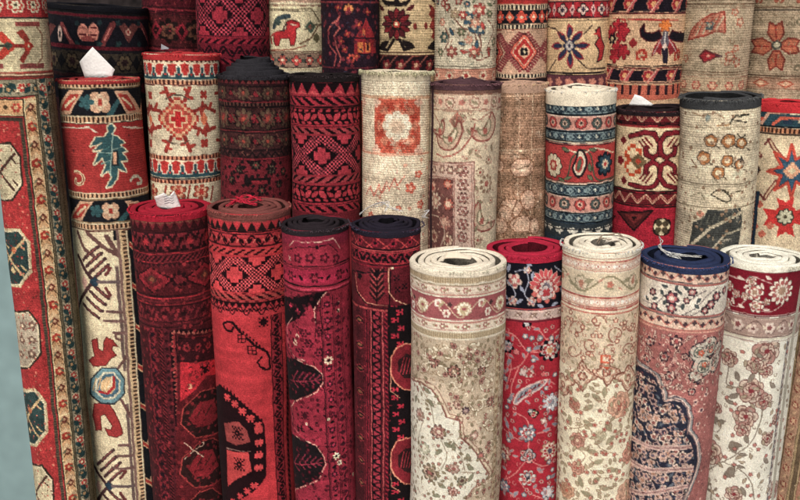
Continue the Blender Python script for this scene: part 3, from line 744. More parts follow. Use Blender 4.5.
def p_f5(c):   # cream with rose band
    CR, TA, RO, OL = (226, 214, 186), (178, 158, 118), (168, 90, 92), (150, 128, 90)
    c.img[:] = (206, 192, 160)
    c.band(270, 279, (222, 208, 176)); s = c.hs(278, 283.5); s.fill((170, 146, 102)).bar((196, 176, 136), 2.4, .4); c.hl(284.3, .9, (232, 220, 190)); c.hl(286, .8, OL)
    def small(y0, y1):
        s = c.hs(y0, y1); s.fill((220, 204, 176)); s.ros((172, 112, 102), 22, 3.4, 6, .35); s.ros((226, 212, 180), 22, 1.4, 5, .2); s.leaf((170, 150, 110), 11, 3, 1.2, .5, .25); s.dia((178, 110, 100), 11, 1.4, .1); s.edges((196, 150, 130), .6)
    small(287, 294.5)
    c.hl(296, 1.3, (196, 132, 120)); c.hl(297.5, .8, CR)
    s = c.hs(298, 321); s.fill(RO)
    s.vine((206, 178, 140), 44, .75, .55, .1); s.ros((176, 140, 104), 44, 8.2, 12, .12, .28); s.ros((232, 216, 182), 44, 7.2, 12, .16, .28); s.ros((196, 168, 124), 44, 4.6, 8, .2, .28); s.ros((168, 90, 92), 44, 2.2, 6, .2, .28)
    s.ros((230, 212, 190), 44, 4.8, 5, .3, .86, -5); s.ros((190, 120, 110), 44, 2.2, 5, .3, .86, -5); s.ros((232, 214, 190), 44, 4.4, 6, .3, .68, 5); s.ros((176, 96, 92), 44, 1.8, 6, .2, .68, 5)
    s.ros((96, 66, 66), 44, 2.6, 5, .3, .6, -4); s.leaf((190, 168, 120), 22, 4.2, 1.6, .7, .1, 4); s.leaf((222, 190, 160), 14.6, 2.8, 1.0, -.8, .4, -2)
    c.hl(321.5, .9, CR); c.hl(322.8, 1.2, (190, 124, 112))
    small(324, 331.5); c.hl(332.5, .9, (232, 220, 190))
    s = c.hs(333.5, 339); s.fill((172, 150, 106)).bar((198, 180, 140), 2.4, .4); c.hl(340, .9, CR)
    c.clipband(341, 640)
    c.band(341, 640, (194, 174, 140))
    LC = (228, 214, 182)
    # scrolls on the olive corner
    for (x, y, r, a, d) in ((446, 355, 9, 3.0, 1), (460, 356, 8, .2, -1), (474, 348, 6, 1.5, 1), (486, 358, 7, 2.2, -1), (430, 352, 7, .5, 1), (440, 372, 7, 4, 1), (470, 372, 8, 5.2, -1), (486, 384, 8, 1.2, 1), (478, 404, 9, 3.4, -1), (490, 424, 7, .5, 1), (424, 366, 6, 2, -1), (456, 384, 6, 5, 1), (492, 444, 6, 2, -1)):
        c.line(curl(x, y, r + .6, a, 1.0, d), 2.0, (146, 120, 80)); c.line(curl(x, y, r, a, 1.0, d), 1.2, LC)
        c.lf(x + r * .7, y - r * .5, 3.4, 1.4, a, LC, (150, 126, 86), .5)
    for (x, y, r) in ((453, 372, 7), (433, 363, 5), (469, 357, 4), (482, 371, 5), (490, 402, 5)):
        c.pal(x, y, r, [(120, 84, 72), (196, 130, 116), (120, 92, 80), (220, 196, 160)], 8, .4, .28)
    c.scatter(-1000, 344, 2000, 640, 8.5, [('c', 3.2, [LC]), ('c', 2.6, [(150, 124, 84)]), ('f', 2.6, [(190, 130, 116), (120, 80, 72)]), ('l', 3, [LC, (150, 120, 84)])], .3, .9)
    # pale medallion, stepped double outline
    edge = [(408, 378), (421, 382), (431, 388), (437, 398), (442, 407), (446, 417), (459, 420), (460, 437), (468, 444), (475, 452), (482, 464), (489, 474), (485, 482), (474, 488), (466, 499), (460, 516), (446, 540), (408, 560)]
    c.poly(edge, (222, 216, 190)); 
    c.poly([(421, 374), (431, 378), (444, 384), (450, 400), (456, 408), (468, 410), (478, 424), (486, 450), (492, 470), (482, 464), (475, 452), (468, 444), (460, 437), (459, 420), (446, 417), (442, 407), (437, 398), (431, 388), (421, 382)], (212, 190, 156))
    for d, w_, cl in ((0, 2.2, (150, 96, 82)), (1.6, 1.0, (228, 208, 170)), (3.0, 1.1, (160, 112, 92))):
        c.line([(x + d, y - d) for x, y in edge[:-3]], w_ * .8, cl)
    for (x, y, r, cs) in ((438, 432, 8, [(152, 112, 98), (206, 170, 146), (160, 96, 92), (220, 200, 170)]), (429, 473, 10, [(140, 122, 96), (206, 180, 150), (110, 78, 72), (170, 104, 96)]), (453, 469, 6, [(180, 140, 120), (222, 190, 170), (168, 100, 92)]), (420, 414, 7, [(170, 136, 116), (214, 184, 160), (180, 120, 108)]), (424, 448, 7, [(190, 186, 150), (222, 214, 186)]), (462, 481, 5, [(130, 120, 96), (190, 176, 140), (120, 84, 78)]), (453, 492, 5, [(170, 120, 104), (216, 180, 160), (150, 84, 80)]), (458, 405, 5, [(180, 140, 116), (220, 190, 160), (150, 100, 90)]), (474, 436, 5, [(190, 140, 120), (224, 196, 170)]), (481, 456, 4.5, [(150, 110, 100), (200, 120, 110)]), (465, 411, 4, [(110, 80, 90), (180, 150, 140)])):
        c.pal(x, y, r, cs, 8, x, .26)
    for (x, y, a) in ((430, 402, .8), (416, 398, 2), (447, 445, .5), (453, 447, 1.4), (438, 452, 2.4), (413, 430, 1), (468, 458, 1.2), (470, 468, .7), (441, 486, .4), (471, 478, 2.2), (415, 490, .8), (427, 390, .5), (436, 496, 2.8)):
        c.lf(x, y, 5, 1.9, a, (150, 148, 116), (120, 112, 84), .5)
    for pts in ([(418, 380), (430, 404), (434, 424)], [(440, 440), (446, 455), (440, 470), (430, 472)], [(445, 470), (462, 472), (482, 474)], [(424, 420), (418, 440), (422, 462)], [(452, 440), (460, 452), (464, 470)]): c.line(pts, .8, (150, 130, 100), 1)
    s = c.vs_(495, 420, 341, 640, 7); s.fill((196, 176, 136)).ros((160, 128, 92), 8, 2.2, 6, .3); s.edges((150, 124, 84), .7)
    c.mask = None
    c.scatter(-1000, 342, 2000, 640, 5.6, [('s', 1.3, [(168, 140, 104)]), ('c', 2, [(170, 140, 108)]), ('l', 2.2, [(160, 150, 112), (140, 116, 84)]), ('f', 1.5, [(186, 130, 112)])], prob=.55)
    return c.finish(.03, .035, .05, warp=.35)

def p_f6(c):   # red field, navy border
    R_, N, G, PK = (172, 40, 54), (34, 32, 48), (170, 160, 160), (206, 120, 118)
    c.img[:] = R_
    c.hl(261.5, 1.6, (200, 150, 120)); 
    s = c.hs(262.5, 309); s.fill(N)
    c.clipband(262, 309.5)
    for x0 in (-42, 42, 0):
        if x0 == 0:
            x, y = 548, 287
            c.pal(x, y, 17, [(196, 96, 90), (214, 178, 160), (176, 54, 64), (206, 186, 172), (120, 110, 130)], 11, .2, .24)
            c.pal(x, y + 6, 8, [(196, 180, 176), (178, 60, 66)], 5, .5, .3)
            for i in range(9):
                a = -2.9 + i * .33; c.lf(x + 13 * math.cos(a), y + 14 * math.sin(a), 5, 2, a, (200, 80, 84), (214, 190, 170), .6)
    for (x, y, r) in ((515, 281, 8), (513, 301, 5), (529, 270, 4), (533, 302, 5), (497, 290, 6), (563, 303, 4)):
        c.pal(x, y, r, [(206, 178, 160), (190, 96, 96), (214, 196, 176)], 5, x, .35)
    for pts in ([(510, 264), (506, 276), (516, 294), (508, 304)], [(516, 272), (526, 270), (530, 280), (526, 296), (536, 304)], [(556, 266), (564, 276), (562, 300)], [(534, 262), (526, 270)]): c.line(pts, 1.2, (158, 160, 176), 1)
    for (x, y, a) in ((510, 268, 2), (523, 290, 1.0), (520, 302, 2.6), (562, 288, 1.8), (530, 264, .6), (506, 296, .8), (542, 306, .4), (534, 276, 1.7), (556, 304, 2.9)): c.lf(x, y, 4.4, 1.7, a, (150, 156, 176), None)
    c.mask = None
    c.hl(309.8, 1, (190, 70, 70)); s = c.hs(310.5, 321); s.fill((188, 164, 152)); s.leaf((150, 120, 100), 15, 4.8, 1.8, -.45, 0, 0, swing=0); s.leaf((210, 190, 170), 15, 3, .8, -.45, 0, 0, swing=0); s.slash((120, 84, 84), 15, .07, -1.2, .5); s.edges((110, 70, 76), .8); s.edges((206, 176, 160), .8, 1.2)
    c.hl(322, 1.2, (120, 40, 52))
    c.clipband(323, 640)
    VC = (202, 116, 112)
    for pts in ([(500, 330), (516, 336), (530, 352), (548, 340), (562, 326)], [(530, 352), (520, 366), (500, 372)], [(530, 352), (545, 352), (562, 346)], [(520, 366), (512, 390), (520, 402)], [(548, 340), (540, 330), (533, 326)],
                [(514, 402), (530, 396), (546, 380), (556, 384)], [(514, 412), (528, 420), (530, 440), (528, 460)], [(505, 430), (520, 440), (532, 436), (552, 430)], [(528, 460), (516, 474), (505, 480)], [(528, 460), (545, 466), (556, 460)], [(520, 480), (530, 492), (548, 500)], [(506, 350), (512, 366), (506, 390)]):
        c.line(pts, 1.3, VC, 1)
    def star(x, y, r, cols, n=9): 
        c.pal(x, y, r, cols, n, x * .1, .3)
    star(508, 346, 7, [(30, 30, 44), (186, 190, 196), (214, 200, 190), (90, 96, 110)], 8)
    star(551, 350, 12, [(34, 32, 46), (196, 182, 172), (176, 60, 66), (214, 200, 180), (206, 150, 90)], 9)
    star(552, 402, 10, [(188, 190, 198), (214, 214, 214), (150, 150, 160)], 9)
    star(528, 434, 9.5, [(120, 126, 140), (206, 196, 190), (176, 56, 62), (196, 190, 180)], 9)
    star(504, 453, 10, [(176, 120, 104), (206, 176, 150), (160, 44, 54), (210, 190, 160)], 9)
    star(551, 451, 11, [(196, 150, 120), (210, 190, 170), (172, 48, 60), (206, 180, 150), (90, 80, 100)], 10)
    star(529, 478, 9, [(196, 190, 180), (180, 64, 66), (206, 190, 170), (60, 60, 76)], 8)
    star(505, 486, 8, [(110, 116, 132), (196, 190, 186), (130, 130, 144)], 8)
    star(549, 492, 8, [(190, 190, 196), (214, 206, 200)], 8)
    star(528, 324, 4.5, [(30, 30, 44), (196, 190, 186)], 5); star(535, 414, 5, [(60, 50, 50), (206, 196, 150), (172, 40, 54)], 4); star(545, 421, 4, [(196, 140, 130), (206, 190, 176)], 4)
    star(541, 338, 3.4, [(206, 170, 160)], 3); star(517, 352, 3.2, [(200, 110, 110)], 6); star(530, 373, 5, [(206, 176, 160), (180, 60, 66)], 5); star(524, 372, 4, [(206, 180, 170)], 4); star(545, 374, 3, [(200, 100, 100)], 5)
    # boteh leaves
    c.poly(smooth([(515, 402), (520, 392), (532, 385), (548, 380), (542, 388), (528, 396), (518, 404)], 5, True), (150, 150, 158), (206, 176, 166), .9)
    c.line([(519, 400), (530, 391), (543, 384)], 1.2, (172, 40, 54)); 
    for i in range(5): c.line([(521 + i * 4.5, 398 - i * 3), (523 + i * 4.5, 393 - i * 2.4)], .9, (60, 50, 60))
    c.rose(529, 456, 8, (60, 50, 60), [(176, 170, 170), (206, 150, 140)], (172, 40, 54), 5)
    for (x, y, a) in ((510, 362, 2), (506, 378, 1.2), (512, 398, 1.9), (548, 430, -.2), (556, 424, .3), (508, 425, 1.3), (512, 436, .9), (554, 476, -.3), (558, 480, .4), (541, 470, .9), (517, 494, 2.2), (538, 348, -.5), (536, 358, .6), (544, 394, 1.1)):
        c.lf(x, y, 4.6, 1.8, a, (140, 138, 150), (196, 130, 126), .5)
    c.mask = None
    c.scatter(-1000, 326, 2000, 640, 9, [('f', 2.2, [(206, 150, 140), (172, 40, 54)]), ('l', 3.0, [(150, 140, 146), (200, 120, 116)]), ('c', 2.8, [(200, 116, 112)]), ('f', 2.6, [(150, 150, 160), (206, 190, 170)])], prob=.75)
    return c.finish(.03, .04, .05, warp=.35)

def p_f7(c):   # beige with salmon
    CR, SA, TA, G = (214, 200, 168), (196, 124, 104), (190, 168, 126), (160, 150, 112)
    c.img[:] = CR
    c.band(252, 259, (196, 150, 116)); c.hl(258.5, .9, (190, 120, 96))
    def bd(y0, y1):
        s = c.hs(y0, y1); s.fill((206, 170, 146)); s.edges((176, 84, 78), 1.1); s.edges((214, 186, 150), .8, 1.3); s.dia((226, 208, 184), 10, 2.6, 0, ry=2.6); s.ros((230, 214, 190), 10, 2.3, 5, .35, .5); s.dia((176, 96, 84), 10, .9)
    c.hl(260, .8, (222, 206, 170)); bd(261, 272)
    s = c.hs(273, 296); s.fill((208, 190, 152)); s.vine((150, 140, 100), 56, .7, .8, .2); s.ros((156, 146, 110), 56, 8.5, 9, .2, .45); s.ros((214, 196, 160), 56, 6.8, 9, .2, .45); s.ros((190, 130, 104), 56, 3.4, 6, .25, .45); s.leaf((160, 150, 112), 19, 6, 2, .4, 0, 3); s.leaf((196, 140, 116), 19, 3.4, 1.2, -.6, .4, -4); s.ros((190, 116, 96), 56, 3.6, 5, .3, .95)
    bd(297, 308); c.hl(309.5, 1.0, (180, 96, 84)); c.hl(311.5, .8, (220, 200, 164)); c.hl(313.5, 1.3, (186, 100, 86))
    c.clipband(314, 640)
    c.band(314, 372, (206, 186, 150)); c.band(372, 640, (220, 208, 172))
    OL = (160, 104, 86)
    for (x, y, r, a, d) in ((578, 328, 9, 3, 1), (598, 322, 8, 0, -1), (616, 334, 9, 2, 1), (632, 326, 7, 4, -1), (590, 344, 8, 1, 1), (610, 352, 8, 5, -1), (630, 350, 8, 3, 1), (573, 350, 8, 0, 1)):
        c.line(curl(x, y, r, a, 1.0, d), 1.3, OL)
    # cartouches with dark outline
    for (cx, cy, sc, ro) in ((582, 376, 1.0, 0), (606, 372, .9, .5), (563, 384, .8, 1.2), (628, 378, .9, -.4)):
        q = []
        for k in range(24):
            a_ = k * math.pi / 12; r_ = sc * (11 + 3.2 * math.cos(4 * a_ + ro) + 1.2 * math.cos(8 * a_)); q.append((cx + r_ * math.cos(a_) * 1.05, cy + r_ * math.sin(a_)))
        c.poly(q, (206, 176, 144), (146, 92, 74), .8); c.poly([(cx + (x - cx) * .74, cy + (y - cy) * .74) for x, y in q], (216, 196, 160), (186, 134, 106), .5); c.pal(cx, cy, 4.6 * sc, [(176, 100, 84), (216, 186, 150)], 6, ro, .25)
    c.rect(605, 359, 5, 4.5, (206, 92, 66)); c.rect(605, 359, 3.2, 2.8, (222, 196, 160)); c.line([(600, 366), (611, 368)], 1.4, (200, 84, 60))
    for (x, y, r, cs) in ((620, 405, 14, [(176, 120, 96), (216, 170, 134), (200, 110, 90), (226, 196, 160), (180, 100, 84)]), (628, 453, 11, [(160, 104, 88), (208, 150, 124), (186, 96, 86), (222, 186, 150)]), (625, 492, 14, [(176, 130, 100), (214, 170, 136), (196, 110, 90), (220, 190, 150)]),
                          (577, 440, 8, [(150, 96, 80), (206, 150, 126), (172, 84, 76), (220, 190, 150)]), (577, 468, 7, [(160, 100, 84), (210, 160, 130), (176, 80, 74)]), (574, 404, 6, [(160, 100, 86), (206, 150, 124), (180, 96, 80)]), (567, 490, 9, [(170, 120, 90), (206, 160, 120), (190, 100, 80)]), (600, 436, 6, [(170, 160, 120), (206, 190, 150)])):
        c.rose(x, y, r, cs[0], [cs[1], tuple(.93 * t for t in cs[1])], cs[-1], 7, x * .2)
    for (x, y, a) in ((588, 408, -.6), (596, 398, .6), (604, 392, 1.6), (588, 424, .4), (592, 452, .2), (598, 462, -.4), (608, 428, .9), (612, 470, .3), (596, 480, 2.2), (604, 488, .4), (580, 482, 1.3), (586, 494, .3), (570, 420, 1.4), (610, 440, 2.4), (634, 426, .5), (570, 376, .9)):
        c.lf(x, y, 6.5, 2.6, a, (164, 154, 116), (176, 140, 100), .4)
    for pts in ([(570, 400), (580, 416), (577, 436)], [(577, 448), (585, 456), (577, 466)], [(590, 430), (600, 448), (618, 455)], [(612, 420), (600, 434)], [(560, 412), (572, 428), (590, 424)], [(590, 470), (604, 478), (616, 476)]): c.line(pts, .9, (160, 130, 96), 1)
    c.mask = None
    c.scatter(-1000, 316, 2000, 376, 7, [('f', 2.4, [(190, 120, 100), (222, 200, 160)]), ('l', 3, [(170, 150, 110)]), ('c', 2.6, [(170, 110, 90)])], prob=.8)
    c.scatter(-1000, 376, 2000, 640, 7.5, [('f', 2.2, [(200, 146, 120), (170, 84, 74)]), ('c', 2.4, [(166, 128, 98)]), ('l', 3.4, [(176, 162, 122), (150, 116, 86)])], prob=.7)
    return c.finish(.03, .04, .06, warp=.35)

def p_f8(c):   # ivory and rose bands, navy medallion
    IV, PK, N, RS = (214, 202, 180), (200, 150, 128), (56, 58, 78), (170, 104, 98)
    c.img[:] = RS
    def bd(y0, y1):
        s = c.hs(y0, y1); s.fill((208, 176, 148)); s.vine((190, 110, 96), 17, .5, .5); s.dia((96, 70, 76), 17, 2.8, .25, 1); s.ros((100, 76, 80), 17, 2.6, 4, .3, .75, -1); s.dia((176, 84, 76), 17, 1.2, .5); s.edges((186, 110, 96), .9); s.edges((70, 62, 76), .7, 1.0)
    c.hl(269, 1, (210, 160, 130)); bd(270, 284)
    s = c.hs(285, 315); s.fill(IV); s.edges((110, 90, 90), .7)
    c.clipband(285.5, 314.5)
    for pts in ([(640, 298), (652, 304), (664, 294), (676, 306), (690, 298), (704, 290)], [(676, 316), (692, 308), (704, 296), (716, 286)], [(680, 318), (696, 311), (708, 300), (724, 288)]): c.line(pts, .9, (120, 110, 110), 1)
    for (x, y, r) in ((669, 298, 7), (650, 291, 4), (669, 308, 5), (652, 306, 4), (690, 292, 4.4), (708, 304, 5), (714, 296, 5), (684, 300, 3), (636, 300, 5), (702, 310, 4), (722, 290, 4)):
        c.pal(x, y, r, [(96, 70, 84), (190, 104, 104), (216, 190, 170)], 6, x, .3)
    for (x, y, a) in ((659, 292, 1), (662, 302, 2), (657, 310, .4), (677, 292, .8), (680, 306, 1.6), (645, 298, .6), (696, 300, 2.2), (645, 310, 1), (684, 288, .4), (674, 288, 1.7), (662, 286, .1), (694, 306, .8), (652, 298, 2.6)):
        c.lf(x, y, 3.4, 1.4, a, (88, 98, 98), (60, 60, 66), .3)
    c.mask = None
    bd(316, 330); c.hl(331.5, 1.2, (196, 140, 120))
    c.clipband(333, 640)
    c.band(333, 640, (170, 104, 98))
    IO = (216, 184, 160)
    for pts in ([(640, 342), (650, 352), (646, 364), (656, 374), (672, 372), (682, 362)], [(690, 336), (676, 346), (672, 360), (664, 370)], [(672, 360), (690, 372), (692, 392)], [(700, 346), (712, 338), (722, 344)], [(636, 360), (652, 380), (672, 386)]): c.line(pts, 2.0, IO, 1); c.line(pts, .8, (150, 84, 80), 1)
    for (x, y, r) in ((648, 341, 5), (674, 341, 6), (662, 356, 5), (683, 356, 3.4), (696, 378, 6), (690, 392, 4), (645, 358, 4), (668, 376, 5)): c.pal(x, y, r, [(90, 66, 80), (206, 170, 150), (170, 80, 80)], 6, x, .3)
    # white and grey cloud medallion
    for (x, y, r) in ((697, 352, 9), (707, 346, 9), (700, 366, 10), (712, 362, 9), (694, 375, 6), (716, 348, 7)): c.disc(x, y, r + 1.6, (70, 66, 72))
    for (x, y, r) in ((697, 352, 9), (707, 346, 9), (700, 366, 10), (712, 362, 9), (694, 375, 6), (716, 348, 7)): c.disc(x, y, r, (196, 186, 164)); 
    for (x, y, r) in ((697, 352, 6), (708, 347, 6), (701, 366, 7), (712, 361, 5)): c.disc(x, y, r, (96, 106, 100)); c.disc(x, y, r - 1.2, (206, 192, 166)); c.fl(x, y, r - 2, (120, 126, 110), 6, .3)
    for (x, y, r) in ((699, 353, 3.4), (708, 350, 2.6), (702, 364, 3), (710, 368, 2)): c.fl(x, y, r, (206, 96, 70), 5, .3); c.disc(x, y, 1, (214, 190, 160))
    # navy medallion
    e = [(626, 356), (634, 358), (642, 366), (650, 371), (656, 376), (660, 385), (664, 393), (664, 399), (672, 397), (681, 400), (687, 407), (690, 418), (689, 430), (694, 436), (698, 446), (699, 460), (696, 474), (690, 488), (684, 500), (678, 516), (660, 540), (620, 560), (600, 560), (600, 356)]
    c.poly(e, N)
    for d, w_, cl in ((0, 5.5, (206, 176, 158)), (-1.9, 1.0, (110, 90, 96)), (.9, 1.6, (150, 150, 148)), (2.2, 1.0, (96, 82, 90))): c.line([(x + d, y - d * .4) for x, y in e[:-4]], w_, cl)
    inner = [(x - 5, y + 5) for x, y in e[:-4]] + [(600, 545), (600, 362)]
    c.clip(inner)
    c.scatter(-1000, 360, 2000, 640, 8.6, [('f', 4.4, [(200, 168, 148), (176, 130, 104)]), ('f', 3.8, [(214, 190, 166), (150, 90, 84)]), ('f', 4.2, [(184, 150, 138), (70, 60, 80)]), ('l', 4, [(110, 118, 128)])], .3, 1)
    c.scatter(-1000, 360, 2000, 640, 4, [('s', 1.6, [(36, 36, 56)]), ('s', 1.4, [(84, 92, 118)])], .3, .5)
    for pts in ([(618, 448), (636, 464), (660, 470), (700, 468)], [(624, 434), (650, 446), (680, 448), (702, 444)], [(616, 484), (640, 492), (664, 490), (700, 484)], [(618, 520), (650, 526), (690, 518)]):
        c.line(pts, 5.5, (206, 176, 158), 1); c.line(pts, 3.4, (196, 160, 146), 1); c.line(pts, 1.0, (150, 110, 106), 1)
        for i in range(len(pts) - 1):
            for k in range(3):
                x = pts[i][0] + (pts[i + 1][0] - pts[i][0]) * k / 3; y = pts[i][1] + (pts[i + 1][1] - pts[i][1]) * k / 3
                c.line([(x, y), (x - 4, y - 9)], 1.2, (176, 150, 140)); c.fl(x + 2, y + 9, 4, (196, 160, 140), 5, .3); c.fl(x + 2, y + 9, 2, (110, 100, 116), 5, .3)
    c.mask = None
    for (x, y) in ((700, 410), (697, 424), (704, 394), (678, 386), (694, 402)): c.fl(x, y, 3.2, (206, 170, 150), 5, .3); c.fl(x, y, 1.6, (90, 60, 80), 5, .3)
    c.scatter(-1000, 334, 2000, 392, 6.2, [('c', 2.4, [(212, 180, 156)]), ('f', 2.0, [(206, 168, 146), (120, 60, 70)]), ('s', 1.5, [(110, 62, 70)]), ('l', 2.4, [(206, 176, 150), (110, 60, 66)])], .35, .85)
    c.scatter(-1000, 334, 2000, 640, 6, [('s', 1.3, [(196, 140, 124)]), ('s', 1.2, [(120, 70, 78)]), ('d', .9, [(206, 170, 150)])], .4, .38)
    return c.finish(.04, .05, .08, warp=.4)

def p_f9(c):   # white ground, red border
    WH, R_, BR, PKK = (222, 218, 196), (142, 30, 46), (128, 104, 88), (170, 84, 88)
    c.img[:] = WH
    c.band(262, 272, (224, 220, 200))
    c.hl(271.3, 1, (120, 70, 60)); s = c.hs(272, 315); s.fill(R_); c.hl(315.5, 1, (110, 40, 50))
    c.clipband(272.5, 315)
    LC = (216, 200, 180)
    for pts in ([(718, 270), (732, 276), (744, 280), (752, 276), (772, 284)], [(722, 300), (736, 306), (746, 300)], [(756, 310), (772, 312), (784, 306)], [(728, 282), (734, 292), (730, 304)]): c.line(pts, 1.1, (200, 160, 150), 1)
    for (x, y, r, n) in ((754, 292, 8, 6), (756, 306, 6.5, 6), (783, 292, 14, 12), (727, 303, 6, 6), (729, 285, 5, 5), (736, 293, 4, 5), (751, 281, 5, 5), (745, 296, 4, 5), (766, 302, 3.6, 5), (719, 290, 6, 6)):
        c.pal(x, y, r, [(226, 212, 188), (180, 96, 92), (222, 206, 182), (176, 140, 110)], n, x, .26)
    for (x, y, a) in ((740, 278, .2), (762, 286, 1.3), (768, 278, .5), (741, 306, .5), (766, 310, .1), (722, 276, .7), (746, 286, 2.4), (733, 300, 1)): c.lf(x, y, 4, 1.5, a, LC, None)
    c.mask = None
    s = c.hs(317, 337); s.fill((172, 144, 128)); s.edges((120, 90, 84), .8); s.edges((206, 184, 160), .8, 1.2); s.vine((130, 100, 92), 30, .6, .5); s.ros((214, 196, 176), 30, 6.4, 6, .3, .3); s.ros((150, 84, 84), 30, 3, 5, .3, .3); s.ros((206, 184, 166), 30, 5, 5, .35, .8, 2); s.ros((130, 84, 80), 30, 2, 5, .3, .8, 2); s.leaf((206, 190, 160), 15, 4, 1.3, .8, .4)
    c.hl(338.5, 1.4, (214, 206, 176)); c.hl(341, 1.0, (150, 110, 100))
    c.clipband(342, 640)
    c.band(342, 640, WH)
    LP, DP = [(210, 190, 166), (186, 140, 126), (204, 178, 152)], (124, 74, 70)
    for (x, y, r, n) in ((768, 352, 14, 8), (756, 366, 8, 6), (730, 358, 9, 6), (752, 391, 13, 7), (747, 417, 12, 6), (766, 402, 9, 6), (712, 385, 10, 7), (744, 430, 8, 5), (712, 452, 13, 9), (735, 495, 9, 6), (768, 372, 7, 5), (776, 490, 10, 7), (770, 440, 7, 6), (780, 420, 7, 6), (718, 408, 6, 5), (706, 430, 6, 5)):
        c.rose(x, y, r, DP, LP if (x + y) % 3 else LP[::-1], (150, 60, 66), n, x * .3)
    for pts in ([(704, 346), (716, 348), (730, 358)], [(730, 366), (728, 384), (742, 388)], [(765, 408), (762, 424), (752, 444), (736, 456), (724, 462)], [(724, 462), (740, 470), (752, 482), (756, 500)], [(706, 410), (714, 418), (722, 424), (718, 432), (708, 428)], [(703, 480), (712, 486), (712, 500)], [(724, 462), (708, 470), (700, 470)], [(758, 366), (762, 384)]): c.line(pts, 1.1, (140, 124, 104), 1)
    for (x, y, ln, wd, a) in ((735, 396, 6, 2.4, -.6), (731, 402, 6, 2, .2), (752, 378, 6, 2.2, -1.1), (714, 418, 7, 3.0, 1.0), (722, 422, 5, 2, -.4), (734, 448, 7, 3.6, 1.2), (739, 446, 4, 2, .2), (731, 474, 8, 3.6, -.9), (744, 456, 4.6, 1.6, 0), (742, 468, 4, 1.4, .2), (738, 376, 5, 2, 1.2), (748, 440, 5, 2, 1.2), (760, 356, 4, 2, .5), (706, 400, 6, 2.2, 1.2), (705, 490, 7, 2.6, -.7), (768, 462, 5, 2, .7), (775, 386, 5, 2, .7), (744, 492, 6, 2, 1.1)):
        c.lf(x, y, ln, wd, a, (150, 138, 120), (120, 98, 84), .6)
    for (x, y, a) in ((733, 471, 1.2), (735, 448, 4.5), (712, 486, .4), (716, 420, 2)): c.line(curl(x, y, 6, a, .7, 1), 2.4, (146, 130, 112))
    s = c.vs_(782, 420, 342, 640, 6); s.fill((196, 186, 170)).ros((150, 130, 120), 9, 2.8, 6, .35); s.tri((120, 116, 120), 6, .5, -1)
    c.mask = None
    c.scatter(-1000, 343, 2000, 640, 10.5, [('l', 3.4, [(176, 160, 130), (134, 112, 90)]), ('f', 1.9, [(190, 124, 112)]), ('c', 2.6, [(150, 130, 106)])], .4, .7)
    return c.finish(.02, .03, .045, warp=.35)

def p_f10(c):  # golden side borders
    c.img[:] = (170, 146, 100)
    for (x, w_, bg, k) in ((768, 5, (120, 92, 70), 0), (778, 11, (176, 150, 104), 1), (787, 5, (130, 110, 86), 2), (797, 13, (176, 136, 104), 3), (808, 5, (120, 100, 76), 0), (820, 14, (170, 120, 96), 1), (836, 14, (160, 130, 90), 3)):
        s = c.vs_(x, 400, 250, 640, w_); s.fill(bg)
        if k == 1: s.ros((122, 96, 72), 24, 5, 6, .3); s.ros((196, 150, 110), 24, 3.6, 6, .3); s.ros((160, 70, 66), 24, 1.8, 5, .3); s.leaf((128, 128, 92), 12, 4.6, 1.4, .9, .25); s.vine((140, 120, 80), 24, .6, .5)
        elif k == 3: s.ros((150, 74, 66), 18, 4.2, 6, .3); s.ros((206, 176, 130), 18, 2.6, 5, .3); s.leaf((196, 160, 116), 9, 4, 1.2, .8, .5); s.edges((206, 180, 130), .8)
        elif k == 2: s.dia((196, 170, 120), 7, 2.4)
        s.edges((104, 80, 62), .7)
    c.scatter(-1000, 200, 2000, 640, 7, [('s', 1.4, [(130, 100, 74)]), ('s', 1.3, [(200, 176, 130)])], .4, .5)
    return c.finish(.04, .06, .08)
def rope(c, y0, y1, a, b, per=4.2):
    c.hs(y0, y1).fill(a).bar(b, per, .5, .2)

